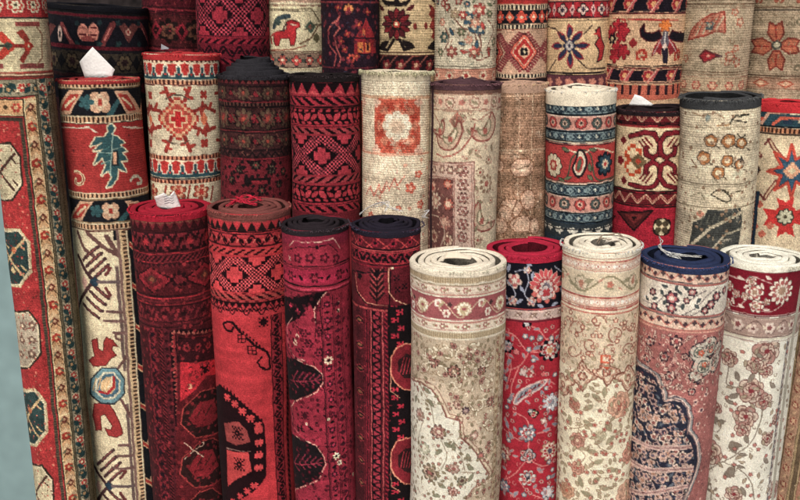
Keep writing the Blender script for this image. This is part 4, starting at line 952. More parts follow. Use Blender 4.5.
def p_l0(c):   # big border rug at the left edge
    R_, CR, T, GO, DK = (172, 52, 52), (190, 176, 128), (52, 84, 84), (196, 150, 94), (66, 56, 46)
    c.img[:] = R_
    # end borders
    s = c.hs(-14, 17); s.fill(R_); s.ros((206, 190, 150), 19, 8.5, 7, .2, .1, 3); s.ros((186, 60, 54), 19, 6.8, 7, .25, .1, 3); s.ros((214, 196, 150), 19, 4.6, 6, .3, .1, 3); s.ros((90, 80, 60), 19, 2, 5, .3, .1, 3); s.dia(CR, 19, 3, .6, -7)
    c.hl(-16, 3, CR); c.hl(18, 2.4, (70, 70, 66)); c.hl(20, 1.6, (196, 180, 130))
    s = c.hs(21, 72); s.fill(CR)
    s = c.hs(22, 27); s.fill(CR).bar((150, 72, 66), 42, .62, .7)
    s = c.hs(64, 69); s.fill(CR).bar((140, 70, 66), 42, .62, .7)
    for x0, f in ((20, 1), (-40, -1)):
        c.line([(x0 - 24, 34), (x0 - 12, 46), (x0 - 24, 58)], 5.5, (176, 58, 46)); c.line([(x0 - 20, 34), (x0 - 8, 46), (x0 - 20, 58)], 4, (176, 58, 46))
        c.line([(x0 - 10, 46), (x0 + 3, 46)], 3.5, (150, 50, 44)); c.dia(x0 - 14, 46, 4, 4, (76, 84, 70), 1); c.line([(x0 - 22, 46), (x0 - 15, 46)], 2.2, (66, 76, 66))
        c.poly([(x0 + 3, 38), (x0 + 3, 54), (x0 + 14, 46)], (176, 58, 46)); c.dia(x0 + 7.5, 46, 2, 2, CR)
        c.poly([(x0 - 5, 33), (x0 + 1, 29), (x0 + 5, 34), (x0 + 9, 40), (x0 + 4, 42)], (150, 58, 48)); c.poly([(x0 - 3, 59), (x0 + 2, 63), (x0 + 5, 57), (x0 + 9, 51), (x0 + 4, 50)], (150, 58, 48))
    c.line([(36, 27), (41, 34), (41, 58), (36, 64)], 1.6, (150, 110, 80))
    c.hl(73.5, 1.2, (150, 80, 66)); c.hl(75, 2, (206, 190, 140)); c.hl(77, 1.2, (110, 70, 56))
    GR = (84, 92, 76)
    c.clipband(79, 640); c.mask &= (c.us > c.Us(58, 313))[None]; c.band(79, 640, (128, 116, 84)); c.mask = None
    def flor(s, ph=0, bg=(150, 140, 108)):
        s.fill(bg); s.vine(DK, 26, .5, .6, ph)
        s.ros((206, 184, 140), 26, 5.6, 6, .35, .1 + ph); s.ros((184, 60, 54), 26, 4.4, 6, .35, .1 + ph); s.ros((214, 196, 150), 26, 1.7, 5, .2, .1 + ph)
        s.leaf(T, 13, 5, 2.6, .8, .35 + ph, -2); s.ros(T, 26, 4.4, 5, .3, .6 + ph, 1.5); s.ros((196, 150, 90), 26, 2.1, 5, .3, .6 + ph, 1.5); s.leaf((206, 184, 140), 13, 3.4, .8, -.7, .1 + ph, 3); s.dia((186, 66, 56), 26, 1.9, .85 + ph, -3)
        s.edges(DK, 1.0)
    c.clipband(79, 640); 
    s = c.hs(79, 97); flor(s)
    s = c.vs_(67, 313, 79, 640, 14); flor(s)
    c.clipband(98, 640, None, None)
    c.mask &= (c.us < c.Us(60, 313))[None]
    s = c.hs(98, 116); s.fill(GO); s.ros((186, 66, 56), 22, 5, 6, .3); s.ros((206, 170, 110), 22, 2.4, 5, .3); s.dia((90, 70, 50), 22, 3, .5); s.edges(DK, 1.1); s.edges((206, 180, 120), .8, 1.4)
    s = c.vs_(53, 313, 98, 640, 14.5); s.fill(GO)
    s.zig((110, 78, 52), 38, .8, .95); s.zig((110, 78, 52), 38, .8, .95, .5); s.dia((206, 170, 116), 19, 6.5, .25, ry=6); s.dia((120, 60, 48), 38, 4.8, .25, ry=4.4); s.dia((206, 160, 110), 38, 2, .25)
    s.ros((172, 56, 46), 38, 5, 6, .18, .75); s.ros((206, 160, 100), 38, 1.8, 5, .2, .75); s.leaf((120, 120, 90), 19, 3.6, 1.0, .7, 0, 3.4); s.edges(DK, 1.1); s.edges((214, 190, 130), .8, 1.3)
    c.clipband(117, 640); c.mask &= (c.us < c.Us(44.5, 313))[None]
    c.band(117, 640, R_)
    s = c.vs_(42.5, 313, 117, 640, 3.6); s.fill((78, 70, 60)).bar((110, 90, 70), 3, .4)
    c.hs(117, 121).fill((78, 70, 60))
    c.mask &= (c.us < c.Us(40.5, 313))[None]
    for i, (x, y) in enumerate(((3, 172), (12, 258), (22, 340), (30, 418), (38, 494), (46, 565))):
        bg, ink, rim = ((192, 178, 132), (92, 62, 54), DK) if i % 2 == 0 else ((58, 82, 80), (196, 166, 106), (190, 170, 120))
        if i == 2: bg, ink = (176, 160, 130), (130, 96, 80)
        o = [(x - 24, y - 16), (x - 10, y - 30), (x + 6, y - 30), (x + 17, y - 16), (x + 19, y + 14), (x + 8, y + 29), (x - 8, y + 30), (x - 24, y + 16)]
        c.poly(o, rim); c.poly([(x + (a - x) * .9, y + (b - y) * .93) for a, b in o], (206, 190, 146)); c.poly([(x + (a - x) * .82, y + (b - y) * .88) for a, b in o], bg)
        if i == 2:
            for a in (-9, 0, 9):
                for b in (-14, 0, 14): c.fl(x + a, y + b, 5, (130, 100, 84), 5, .3, a); c.fl(x + a, y + b, 2, (206, 180, 140), 5, .3)
        else:
            c.line([(x - 14, y - 18), (x + 10, y + 18)], 2.8, ink); c.line([(x + 10, y - 18), (x - 14, y + 18)], 2.8, ink)
            for (a, b) in ((-8, -16), (6, -14), (8, 8), (-10, 10)): c.line([(x + a, y + b), (x + a + 5, y + b + 5)], 2, ink)
            if i % 2: c.dia(x + 1, y - 8, 3.2, 3.2, (186, 110, 70), 1); c.dia(x + 1, y + 12, 3.2, 3.2, (196, 170, 110), 1)
    c.mask = None; c.clipband(120, 640); c.mask &= (c.us < c.Us(40.5, 313))[None]
    c.scatter(-1000, 120, 2000, 640, 5, [('s', 1.2, [(150, 44, 46)]), ('d', .9, [(196, 110, 90)]), ('s', 1.0, [(120, 60, 52)])], .4, .45)
    c.mask = None
    # selvedge
    s = c.vs_(76, 313, 78, 640, 3); s.fill((120, 110, 78)); s.bar((92, 84, 60), 3, .5)
    s = c.vs_(79.2, 313, -40, 640, 8); s.m &= (s.s >= 0); s.fill((128, 116, 80)); s.bar((96, 86, 60), 2.6, .5); s.ros((150, 90, 66), 17, 2.4, 5, .3)
    return c.finish(.05, .07, .11)

def p_m0(c):
    R_, CR, T, BR, N, PE = (172, 54, 52), (212, 194, 148), (62, 104, 108), (122, 84, 78), (40, 42, 50), (206, 160, 118)
    c.img[:] = CR
    def navyband(y0, y1):
        s = c.hs(y0, y1); s.fill(N)
        c.clipband(y0, y1); ym = (y0 + y1) / 2; h = (y1 - y0) / 2; dx = c.r.xc(ym) - 98
        c.fl(98 + dx, ym, h * .8, PE, 4, .22, .78); c.fl(98 + dx, ym, h * .55, (214, 184, 140), 4, .3, 0); c.rect(98 + dx, ym, 2, 3, (178, 60, 52))
        c.fl(84 + dx, ym, h * .55, T, 5, .3); c.line([(106 + dx, ym + h), (118 + dx, ym - h * .2)], 5, T)
        for x, f in ((69, -1), (125, 1), (150, -1), (45, 1)):
            x += dx
            c.poly([(x - 13 * f, ym - h * .85), (x + 1 * f, ym - h * .85), (x + 14 * f, ym + h * .85), (x + 0 * f, ym + h * .85)], PE); 
            c.poly([(x - 9 * f, ym - h * .6), (x + 0 * f, ym - h * .6), (x + 10 * f, ym + h * .6), (x + 1 * f, ym + h * .6)], (184, 62, 54)); c.line([(x - 4 * f, ym - h * .3), (x + 5 * f, ym + h * .3)], 2.6, (214, 190, 140))
        c.mask = None; s.edges((150, 120, 80), .8)
    s = c.hs(74, 82); s.fill((214, 186, 130)); s.bar((186, 150, 96), 2.6, .4)
    rope(c, 82.5, 87, (206, 160, 110), (80, 56, 46)); navyband(88, 116); rope(c, 117, 122, (206, 160, 110), (80, 56, 46)); c.hl(123.3, 1.2, (60, 40, 40))
    c.band(124, 192, R_); c.line([(58, 127), (90, 127), (94, 130), (98, 132)], 1.6, (206, 190, 160)); c.line([(124, 127), (150, 128)], 1.6, (206, 190, 160))
    leaf = [(112, 124), (116, 128), (111, 134), (117, 137), (125, 142), (120, 145), (128, 151), (122, 152), (128, 160), (121, 161), (126, 172), (118, 168), (117, 178), (111, 186), (106, 187), (112, 177), (108, 170), (101, 175), (106, 165), (102, 158), (94, 164), (99, 153), (104, 149), (94, 151), (99, 145), (103, 142), (91, 146), (96, 137), (104, 137), (109, 131), (108, 126)]
    c.poly(leaf, T, (214, 196, 150), 1.4); c.poly(leaf, T)
    c.rect(115, 158, 3.6, 8, (52, 60, 66)); c.rect(115, 158, 1.8, 6.4, (214, 160, 116))
    for k in range(4): c.line([(104 + k, 150 + k * 7), (109 + k * .8, 147 + k * 7)], 1.2, (80, 130, 126))
    c.line(curl(77, 180, 8.6, 4.4, .85, 1), 3.4, (206, 190, 140)); c.line(curl(77, 180, 8.6, 4.4, .85, 1), 1.2, (150, 60, 50)); c.line(curl(138, 182, 7, 3.4, .7, 1), 3.2, (190, 184, 150))
    c.line([(113, 132), (112, 150), (110, 176)], 1.2, (150, 176, 160)); c.line([(112, 150), (124, 146)], 1, (150, 176, 160)); c.line([(111, 160), (101, 164)], 1, (150, 176, 160)); c.line([(112, 154), (97, 152)], 1, (150, 176, 160))
    for (x, y) in ((74, 150), (84, 165), (130, 135)): c.dia(x, y, 1.6, 1.6, (120, 40, 44))
    rope(c, 193, 198, (206, 160, 110), (80, 56, 46)); navyband(199, 223); rope(c, 224, 229, (206, 160, 110), (80, 56, 46))
    c.hl(230.3, 1.2, (110, 70, 60))
    # cream field with combs; right border strip
    c.mask = ((c.vs > c.V(231))[:, None]) & (c.us < c.Us(121.5, 312))[None]
    c.band(231, 640, CR)
    s = c.vs_(118.6, 312, 231, 640, 3.2); s.m &= (np.mod(s.s, 150) > 36); s.fill((122, 98, 92))
    c.poly([(112, 231), (124, 231), (124, 252), (118, 248), (118, 242), (112, 240)], N)
    for pts in ([(76, 232), (84, 250), (92, 256)], [(86, 232), (104, 248), (122, 258)]): c.line(pts, 4.2, BR)
    def comb(x, y, s=1.0):
        K2 = (92, 60, 62)
        for sg in (-1, 1):
            c.line([(x, y), (x - 15 * s, y + sg * 26 * s)], 4.2, K2)
            for k in range(4):
                a, b = x - 3.4 * k * s, y + sg * (3 + 6.2 * k) * s
                c.line([(a, b), (a + 15 * s, b + sg * 14 * s)], 3.6, K2); c.line([(a + 4, b + sg * 4.5 * s), (a + 13 * s, b + sg * 12.5 * s)], 1.1, (150, 84, 80))
            c.line([(x + 12 * s, y + sg * 7 * s), (x + 17 * s, y + sg * 14 * s), (x + 13 * s, y + sg * 15 * s)], 3.2, (120, 62, 60))
        c.dia(x + 1, y, 6, 4.6, (50, 74, 92), 1); c.line([(x + 4, y), (x + 30 * s, y)], 3.2, (120, 100, 98)); c.dia(x - 9, y, 4.5, 7, (206, 160, 140), 1)
    comb(92, 282); comb(108, 486)
    c.line([(106, 236), (122, 262), (122, 300)], 3, BR); 
    for (y, x0, x1) in ((312, 105, 124), (321, 102, 124), (333, 112, 126), (456, 117, 134), (468, 112, 134), (446, 118, 128)): c.line([(x0, y), (x1, y)], 3.0, (126, 92, 86))
    c.line(curl(117, 335, 5, 1, .6, 1), 2.4, BR); c.line([(114, 372), (128, 352)], 2.8, BR); c.line([(120, 400), (134, 424)], 2.8, BR); c.line([(104, 236), (122, 262)], 3, BR)
    # birds and octagon
    RB = (168, 56, 54)
    c.poly([(90, 340), (95, 338), (96, 348), (101, 352), (101, 342), (104, 338), (111, 340), (117, 347), (112, 346), (110, 350), (115, 356), (108, 360), (104, 366), (92, 366), (88, 360), (93, 356)], RB, (110, 40, 40), .5)
    c.poly([(94, 404), (106, 402), (112, 410), (118, 420), (122, 434), (116, 438), (108, 436), (104, 428), (110, 430), (112, 426), (104, 414), (100, 416), (101, 430), (96, 430), (93, 414)], RB, (110, 40, 40), .5)
    for r_, col in ((20, (66, 70, 76)), (18.5, (110, 150, 158)), (14.5, (206, 196, 160)), (12.5, (84, 120, 140)), (9, (210, 176, 120))):
        c.poly([(107 + r_ * .92 * math.cos(math.radians(22.5 + 45 * k)), 386 + r_ * math.sin(math.radians(22.5 + 45 * k))) for k in range(8)], col)
    c.line([(112, 378), (113, 388), (106, 394), (99, 392)], 3.0, (178, 46, 50)); c.line([(110, 377), (110, 386), (104, 390)], 1.4, (214, 200, 160))
    for k in range(4): c.line([(93 + k * 4, 390), (95 + k * 4, 378 + k)], 1.4, (206, 160, 96))
    c.mask = None
    c.clipband(231, 640, 119.5)
    c.mask = (((c.vs > c.V(231))[:, None]) & (c.us > c.Us(121, 312))[None])
    s = c.vs_(122.4, 312, 231, 640, 2.6); s.fill((140, 106, 96))
    s = c.vs_(125.3, 312, 231, 640, 2.4); s.fill((206, 176, 120))
    s = c.vs_(128.5, 312, 231, 640, 4.0); s.fill((200, 160, 110)).bar((76, 54, 46), 4.2, .5)
    s = c.vs_(142, 312, 231, 640, 23); s.fill(N); s.ros(PE, 44, 9, 5, .25, .2, -3); s.ros((214, 190, 150), 44, 5, 4, .3, .2, -3); s.ros(T, 22, 5, 5, .3, .65, -7); s.slash((206, 160, 110), 44, .16, 1.0, .5); s.slash((178, 56, 52), 44, .08, 1.0, .46); s.edges((90, 60, 50), .8)
    c.mask = None
    return c.finish(.04, .05, .09)

def p_m1(c):
    R_, CR, T, DR, OR = (182, 52, 48), (202, 188, 148), (54, 92, 100), (128, 40, 42), (206, 110, 76)
    c.img[:] = CR
    c.hs(58, 62.5).fill((206, 170, 130)).bar((96, 48, 44), 5, .5, .1)
    def crown(y0, y1):
        s = c.hs(y0, y1); s.fill(R_); s.cren((214, 200, 170), 12.4, .84, -1, g=1.0); s.cren(T, 12.4, .84, -1); s.dia((178, 60, 56), 12.4, 1.6, 0, 3); s.tri((224, 190, 150), 12.4, .16, 1)
    crown(63, 80); rope(c, 80.5, 84.5, (200, 140, 100), (84, 44, 40), 4.4)
    c.hl(85.5, 1, (110, 50, 46))
    c.band(86, 155, CR)
    c.clipband(87, 155)
    for x0 in (176, 230, 122):
        for (r, col) in ((20, (176, 60, 50)), (17, (206, 160, 110)), (13, (184, 72, 60))):
            c.dia(x0, 119, r, r * 1.05, col, 3)
        c.rect(x0, 119, 9, 4.2, (206, 170, 120)); c.rect(x0, 119, 4.2, 9, (206, 170, 120)); c.rect(x0, 119, 7, 2.6, (186, 40, 42)); c.rect(x0, 119, 2.6, 7.5, (186, 40, 42))
        for k in range(8):
            a = math.pi / 4 * k + math.pi / 8; dx, dy = math.cos(a), math.sin(a)
            c.line([(x0 + dx * 18, 119 + dy * 20), (x0 + dx * 31, 119 + dy * 34)], 3.8, (150, 52, 46)); c.line([(x0 + dx * 24, 119 + dy * 25), (x0 + dx * 24 - dy * 6, 119 + dy * 25 + dx * 6)], 3.2, (166, 60, 50)); c.line([(x0 + dx * 28, 119 + dy * 30), (x0 + dx * 30 + dy * 5, 119 + dy * 30 - dx * 5)], 3.2, (166, 60, 50))
        c.line([(x0 - 11, 99), (x0 - 4, 95), (x0 + 4, 95), (x0 + 11, 99)], 1.1, (96, 84, 70)); c.line([(x0 - 11, 140), (x0 - 4, 144), (x0 + 4, 144), (x0 + 11, 140)], 1.1, (96, 84, 70))
    for x in (149, 203): 
        for (y, f) in ((95, 1), (143, -1)): c.fl(x, y, 5, (166, 56, 48), 4, .35, .78)
    for (x, y) in ((149, 119), (203, 119)): c.dia(x, y, 4, 6, OR, 1)
    c.mask = None
    rope(c, 155.5, 160, (200, 130, 96), (96, 44, 40), 4.4); crown(160.5, 178); c.hl(179, 1, (60, 50, 56)); rope(c, 180, 184, (200, 130, 96), (96, 44, 40), 4.4)
    c.clipband(185, 260)
    for x in (152, 176, 200, 224, 128): c.pal(x, 192, 9, [(166, 70, 54), (206, 150, 110), (176, 52, 46)], 6, .4, .35); c.line([(x + 12, 186), (x + 10, 200)], 2, (150, 60, 50))
    c.mask = None
    return c.finish(.05, .06, .10)

def p_m2(c):   # very dark brown-red
    K_, BR, R_, OL = (40, 28, 30), (84, 50, 46), (128, 36, 44), (96, 74, 58)
    c.img[:] = (64, 32, 36)
    c.band(70, 82, (44, 34, 38)); s = c.hs(79, 84); s.fill((110, 40, 44)).tri(K_, 6, 1)
    def fb(y0, y1, a, b, r):
        s = c.hs(y0, y1); s.fill((76, 42, 42)); s.ros(K_, 24, r + 1, 8, .35); s.ros(OL, 24, r, 8, .4); s.ros(a, 24, r * .55, 6, .3); s.ros((150, 60, 50), 24, r * .25, 5, .2); s.ros(K_, 24, r * .6, 6, .4, .5); s.ros(b, 24, r * .45, 6, .4, .5); s.leaf(OL, 12, r * .6, 1.1, .9, .25); s.edges(K_, 1); return s
    fb(86, 101, BR, R_, 6.5); c.hl(102, 1.2, R_); c.hs(103, 106).fill(K_).bar((96, 60, 52), 4, .5)
    s = fb(107, 131, (110, 50, 48), R_, 10.5); c.hl(132, 1.2, (110, 40, 44))
    fb(133, 150, BR, R_, 7); c.hl(151, 1.4, K_); s = c.hs(152, 158); s.fill((70, 36, 38)).zig(K_, 8, 1.2); c.hl(159, 1.2, R_)
    c.clipband(160, 300); c.band(160, 300, (112, 34, 42))
    for (x, y, r) in ((256, 165, 6), (272, 169, 6.5), (240, 169, 5), (284, 172, 5), (232, 180, 5), (262, 190, 5), (280, 184, 5), (246, 196, 4), (240, 208, 5), (268, 212, 5)): c.fl(x, y, r, K_, 8, .35); c.fl(x, y, r * .6, (90, 76, 60), 6, .4); c.disc(x, y, 1.2, (150, 50, 50))
    c.rect(258, 181, 13, 3.6, K_); c.rect(260, 182, 8, 1.8, R_)
    c.scatter(-1000, 160, 2000, 300, 6, [('s', 1.7, [K_]), ('d', 1.4, [K_])], .4, .7)
    c.mask = None
    c.scatter(-1000, 80, 2000, 160, 4.5, [('s', 1.3, [K_]), ('s', 1.2, [(110, 66, 56)])], .4, .5)
    return c.finish(.08, .08, .12)

def p_m3(c):   # red on black
    R_, K_ = (164, 44, 56), (38, 20, 26)
    c.img[:] = R_
    c.band(70, 81, (40, 32, 34))
    s = c.hs(82, 94); s.fill(K_).tri(R_, 13, .9, -1); s.tri((190, 70, 74), 13, .3, -1); s.fill if 0 else None
    c.hl(95.3, 2, (150, 44, 54)); c.hl(97, .8, K_)
    s = c.hs(97.5, 105); s.fill(K_).slash(R_, 11, .5, -1.5)
    c.hl(106, 1.6, (150, 44, 54)); c.hl(107.3, .8, K_)
    def vine(y0, y1):
        s = c.hs(y0, y1); s.fill(K_); s.leaf((184, 56, 66), 15, 5.6, 3.0, .9, .1, 0); s.leaf((172, 50, 60), 15, 4.6, 2.4, -.8, .6, 0); s.leaf((172, 50, 60), 7.5, 3.0, 1.5, .3, .3, 6, swing=0); s.leaf((172, 50, 60), 7.5, 3.0, 1.5, -.4, .8, -6, swing=0); s.edges(R_, .8); return s
    vine(108, 126)
    c.hl(127, 1, K_); s = c.hs(128, 134); s.fill(K_).slash((166, 60, 66), 11, .6, -1.5); c.hl(135, 1.2, (150, 44, 54))
    checker_lattice(c, 136, 175, (176, 52, 64), K_, 47, .1, 2.0)
    c.hl(176, 1.2, (150, 44, 54)); s = c.hs(177, 183); s.fill(K_).slash((166, 60, 66), 11, .6, 1.5); c.hl(184, 1.2, (150, 44, 54))
    vine(185, 204); c.hl(205, 1, K_); s = c.hs(206, 212); s.fill(K_).slash(R_, 11, .55, -1.5); c.band(213, 260, (120, 34, 44))
    return c.finish(.05, .05, .10)

def p_m4(c):   # rough cream, faded orange
    CR, OR = (204, 184, 148), (186, 84, 64)
    c.img[:] = CR
    c.band(66, 96, (206, 190, 154))
    c.clipband(96, 155)
    for x0 in (396, 450, 342):
        c.rect(x0, 126, 24, 27, OR); c.poly([(x0 - 17, 110), (x0 - 9, 104), (x0 + 9, 104), (x0 + 17, 110), (x0 + 20, 126), (x0 + 17, 142), (x0 + 9, 149), (x0 - 9, 149), (x0 - 17, 142), (x0 - 20, 126)], (196, 118, 92))
        c.fl(x0, 126, 15, (214, 194, 160), 8, .16); c.fl(x0, 126, 8, (206, 176, 140), 6, .2)
        for k in range(8):
            a = k * math.pi / 4 + .4; c.fl(x0 + 18 * math.cos(a), 126 + 21 * math.sin(a), 5, (176, 66, 50), 4, .35, a)
        for (dx, dy) in ((-21, -24), (21, -24), (-21, 24), (21, 24)): c.fl(x0 + dx, 126 + dy, 5, (206, 160, 130), 4, .3)
    c.mask = None
    for (x, y, r) in ((417, 174, 4.5), (410, 188, 6), (419, 204, 5), (370, 215, 4), (398, 208, 3)): c.fl(x, y, r, (190, 90, 70), 5, .3); c.fl(x, y, r * .4, (206, 150, 120), 5, .3)
    pts = [(366, 194), (370, 186), (373, 196), (378, 184), (380, 193), (386, 181), (388, 190), (394, 178), (397, 186), (404, 176)]
    c.line(pts, 1.3, (190, 100, 84)); c.line([(368, 187), (378, 197), (388, 183), (400, 190)], 1.0, (196, 120, 100))
    s = c.hs(96, 99); s.fill((190, 150, 110)); s = c.hs(154, 156); s.fill((196, 140, 110))
    c.scatter(-1000, 158, 2000, 250, 12, [('s', 2, [(206, 150, 126)]), ('d', 1.4, [(196, 140, 110)])], .4, .4)
    return c.finish(.07, .07, .13, worn=.12, worn_col=(206, 188, 152))

def p_m5(c):   # cream paisley, mauve end
    CR, PI, MV, BR = (204, 186, 148), (176, 128, 112), (104, 66, 66), (150, 112, 88)
    c.img[:] = CR
    c.band(76, 92, (120, 84, 74)); s = c.hs(90, 94); s.fill((130, 92, 78)); c.hl(95, .9, (150, 100, 80))
    s = c.hs(96, 109); s.fill((200, 172, 140)); s.ros((160, 110, 92), 25, 6, 7, .25, .3); s.ros((208, 184, 150), 25, 4.4, 7, .25, .3); s.ros((150, 90, 84), 25, 2, 5, .25, .3); s.leaf((150, 136, 100), 12.5, 4.4, 1.5, .5, .1); s.ros((176, 110, 96), 25, 3.4, 5, .3, .8)
    c.hl(110, .9, (150, 90, 76)); c.hl(111.8, .7, (180, 140, 110))
    c.clipband(112, 300)
    c.dia(456, 121, 8, 8, (176, 100, 84), 0, .82); c.dia(456, 121, 5.4, 5.4, (150, 110, 90), 1); c.dia(456, 121, 2.4, 2.4, (206, 180, 140)); c.rect(456, 121, .8, 8, (176, 100, 84))
    for pts in ([(430, 112), (438, 126), (432, 140)], [(490, 112), (478, 120), (470, 118)]): c.line(pts, 1.2, (160, 110, 90), 1)
    def botch(cx, cy, s=1, rot=0, f=1):
        base = [(0, -18), (7, -12), (10, 0), (8, 10), (0, 15), (-9, 13), (-14, 6), (-9, 7), (-3, 4), (0, -6)]
        ca, sa = math.cos(rot), math.sin(rot)
        q = [(cx + f * s * (x * ca - y * sa), cy + s * (x * sa + y * ca)) for x, y in base]
        c.poly(smooth(q, 4, True), (196, 166, 132), (150, 84, 74), 1.0)
        q2 = [(cx + (x - cx) * .55, cy + (y - cy) * .55) for x, y in q]; c.poly(smooth(q2, 4, True), (206, 188, 150), (140, 130, 96), .8)
        c.fl(cx, cy + 3, 3.4, (176, 96, 84), 6, .3)
    botch(450, 136, 1.0, .5); botch(485, 128, .95, .4); botch(482, 218, .9, .2, -1); botch(438, 128, .5, .3)
    c.line([(434, 154), (446, 157), (458, 152), (470, 138), (474, 124)], 1.6, (170, 96, 84), 1)
    for (x, y, r) in ((470, 112, 4), (476, 150, 3.5), (489, 160, 5), (487, 184, 10), (480, 172, 5), (492, 200, 4), (478, 240, 5), (466, 158, 3)): c.fl(x, y, r, (150, 120, 92), 9, .35); c.fl(x, y, r * .7, (208, 190, 150), 8, .3); c.fl(x, y, r * .35, (170, 90, 80), 5, .3)
    for (x, y, a) in ((468, 132, 1), (478, 156, .5), (470, 152, 2), (492, 148, 1.4), (476, 188, 1), (480, 202, .4), (492, 224, 1.4), (476, 228, 2), (462, 116, .5)): c.lf(x, y, 4, 1.3, a, (150, 140, 104), (150, 100, 84), .4)
    # framed corner
    c.poly([(405, 162), (474, 162), (474, 300), (405, 300)], (196, 166, 142)); c.line([(405, 162), (474, 162), (474, 300)], 1.0, (140, 90, 80)); c.line([(405, 164.5), (471.5, 164.5), (471.5, 300)], .8, (160, 110, 94)); c.line([(405, 176), (454, 178), (454, 300)], 1.0, (150, 96, 86)); 
    for i in range(6): c.pal(462.5, 172 + i * 13, 5.2, [(160, 100, 92), (208, 184, 160), (150, 80, 78)], 6, i, .3); c.line([(457, 166 + i * 13), (468, 178 + i * 13)], .8, (150, 110, 92))
    for i in range(4): c.pal(432 + i * 9, 170, 4, [(160, 110, 96), (206, 184, 150)], 6, i, .3)
    c.poly([(405, 179), (453, 179), (453, 300), (405, 300)], (128, 80, 74))
    for (x, y, r, cs) in ((431, 187, 6, [(200, 150, 124), (176, 84, 74)]), (447, 184, 5, [(186, 90, 74), (206, 150, 120)]), (434, 201, 9, [(206, 180, 150), (176, 120, 104), (214, 190, 150)]), (444, 222, 8, [(170, 110, 96), (206, 160, 130)]), (432, 236, 7, [(200, 160, 130), (150, 84, 76)]), (448, 204, 6, [(186, 100, 84), (214, 176, 140)]), (447, 240, 6, [(206, 176, 140), (150, 90, 80)])): c.pal(x, y, r, cs, 8, x, .3)
    c.line([(428, 214), (438, 218), (444, 232), (440, 246)], 1.2, (200, 170, 140), 1)
    c.scatter(405, 180, 453, 300, 7, [('s', 1.6, [(90, 56, 56)]), ('l', 2, [(200, 160, 130)])], .4, .6)
    c.mask = None
    c.scatter(-1000, 112, 2000, 300, 9, [('s', 1.4, [(170, 130, 104)]), ('c', 2, [(176, 130, 110)])], .4, .5)
    return c.finish(.04, .05, .09)

def p_m6(c):   # threadbare brown
    c.img[:] = (156, 120, 90)
    s = c.hs(82, 86); s.fill((186, 140, 120))
    for y, w_, col in ((88, 1, (180, 130, 100)), (96, .8, (196, 160, 120)), (150, 1.6, (206, 176, 136)), (153, 1.0, (196, 160, 120)), (158, .8, (120, 80, 60)), (118, .7, (176, 134, 100)), (128, .7, (180, 140, 104))): c.hl(y, w_, col)
    for x in (503, 520, 533): c.vs_(x, 160, 90, 260, .7).fill((196, 164, 126))
    for (x, y, rx, ry) in ((524, 168, 12, 9), (512, 208, 11, 9), (530, 200, 8, 10), (506, 214, 8, 8), (524, 224, 13, 8), (501, 226, 8, 8), (500, 165, 6, 6), (536, 226, 6, 8)):
        c.ell(x, y, rx + .9, ry + .9, (128, 84, 60)); c.ell(x, y, rx, ry, (190, 152, 120)); c.ell(x, y, rx * .5, ry * .5, (200, 166, 132))
    c.line([(518, 170), (530, 166), (534, 160)], 1.0, (120, 96, 70)); c.line([(514, 190), (518, 200), (512, 216)], 1.2, (130, 90, 66))
    c.scatter(-1000, 90, 2000, 260, 6, [('s', 1.8, [(180, 140, 104)]), ('s', 1.6, [(110, 74, 54)])], .5, .5)
    z = c.finish(.10, .08, .16, worn=.05, worn_col=(196, 170, 138))
    rng = np.random.default_rng(3); h, w = z.shape[:2]
    g = vnoise(h, w, (1.6, 30), rng) + vnoise(h, w, (30, 1.6), rng) * .8
    return np.clip(z * (1 + .16 * g[..., None]), 0, 255)

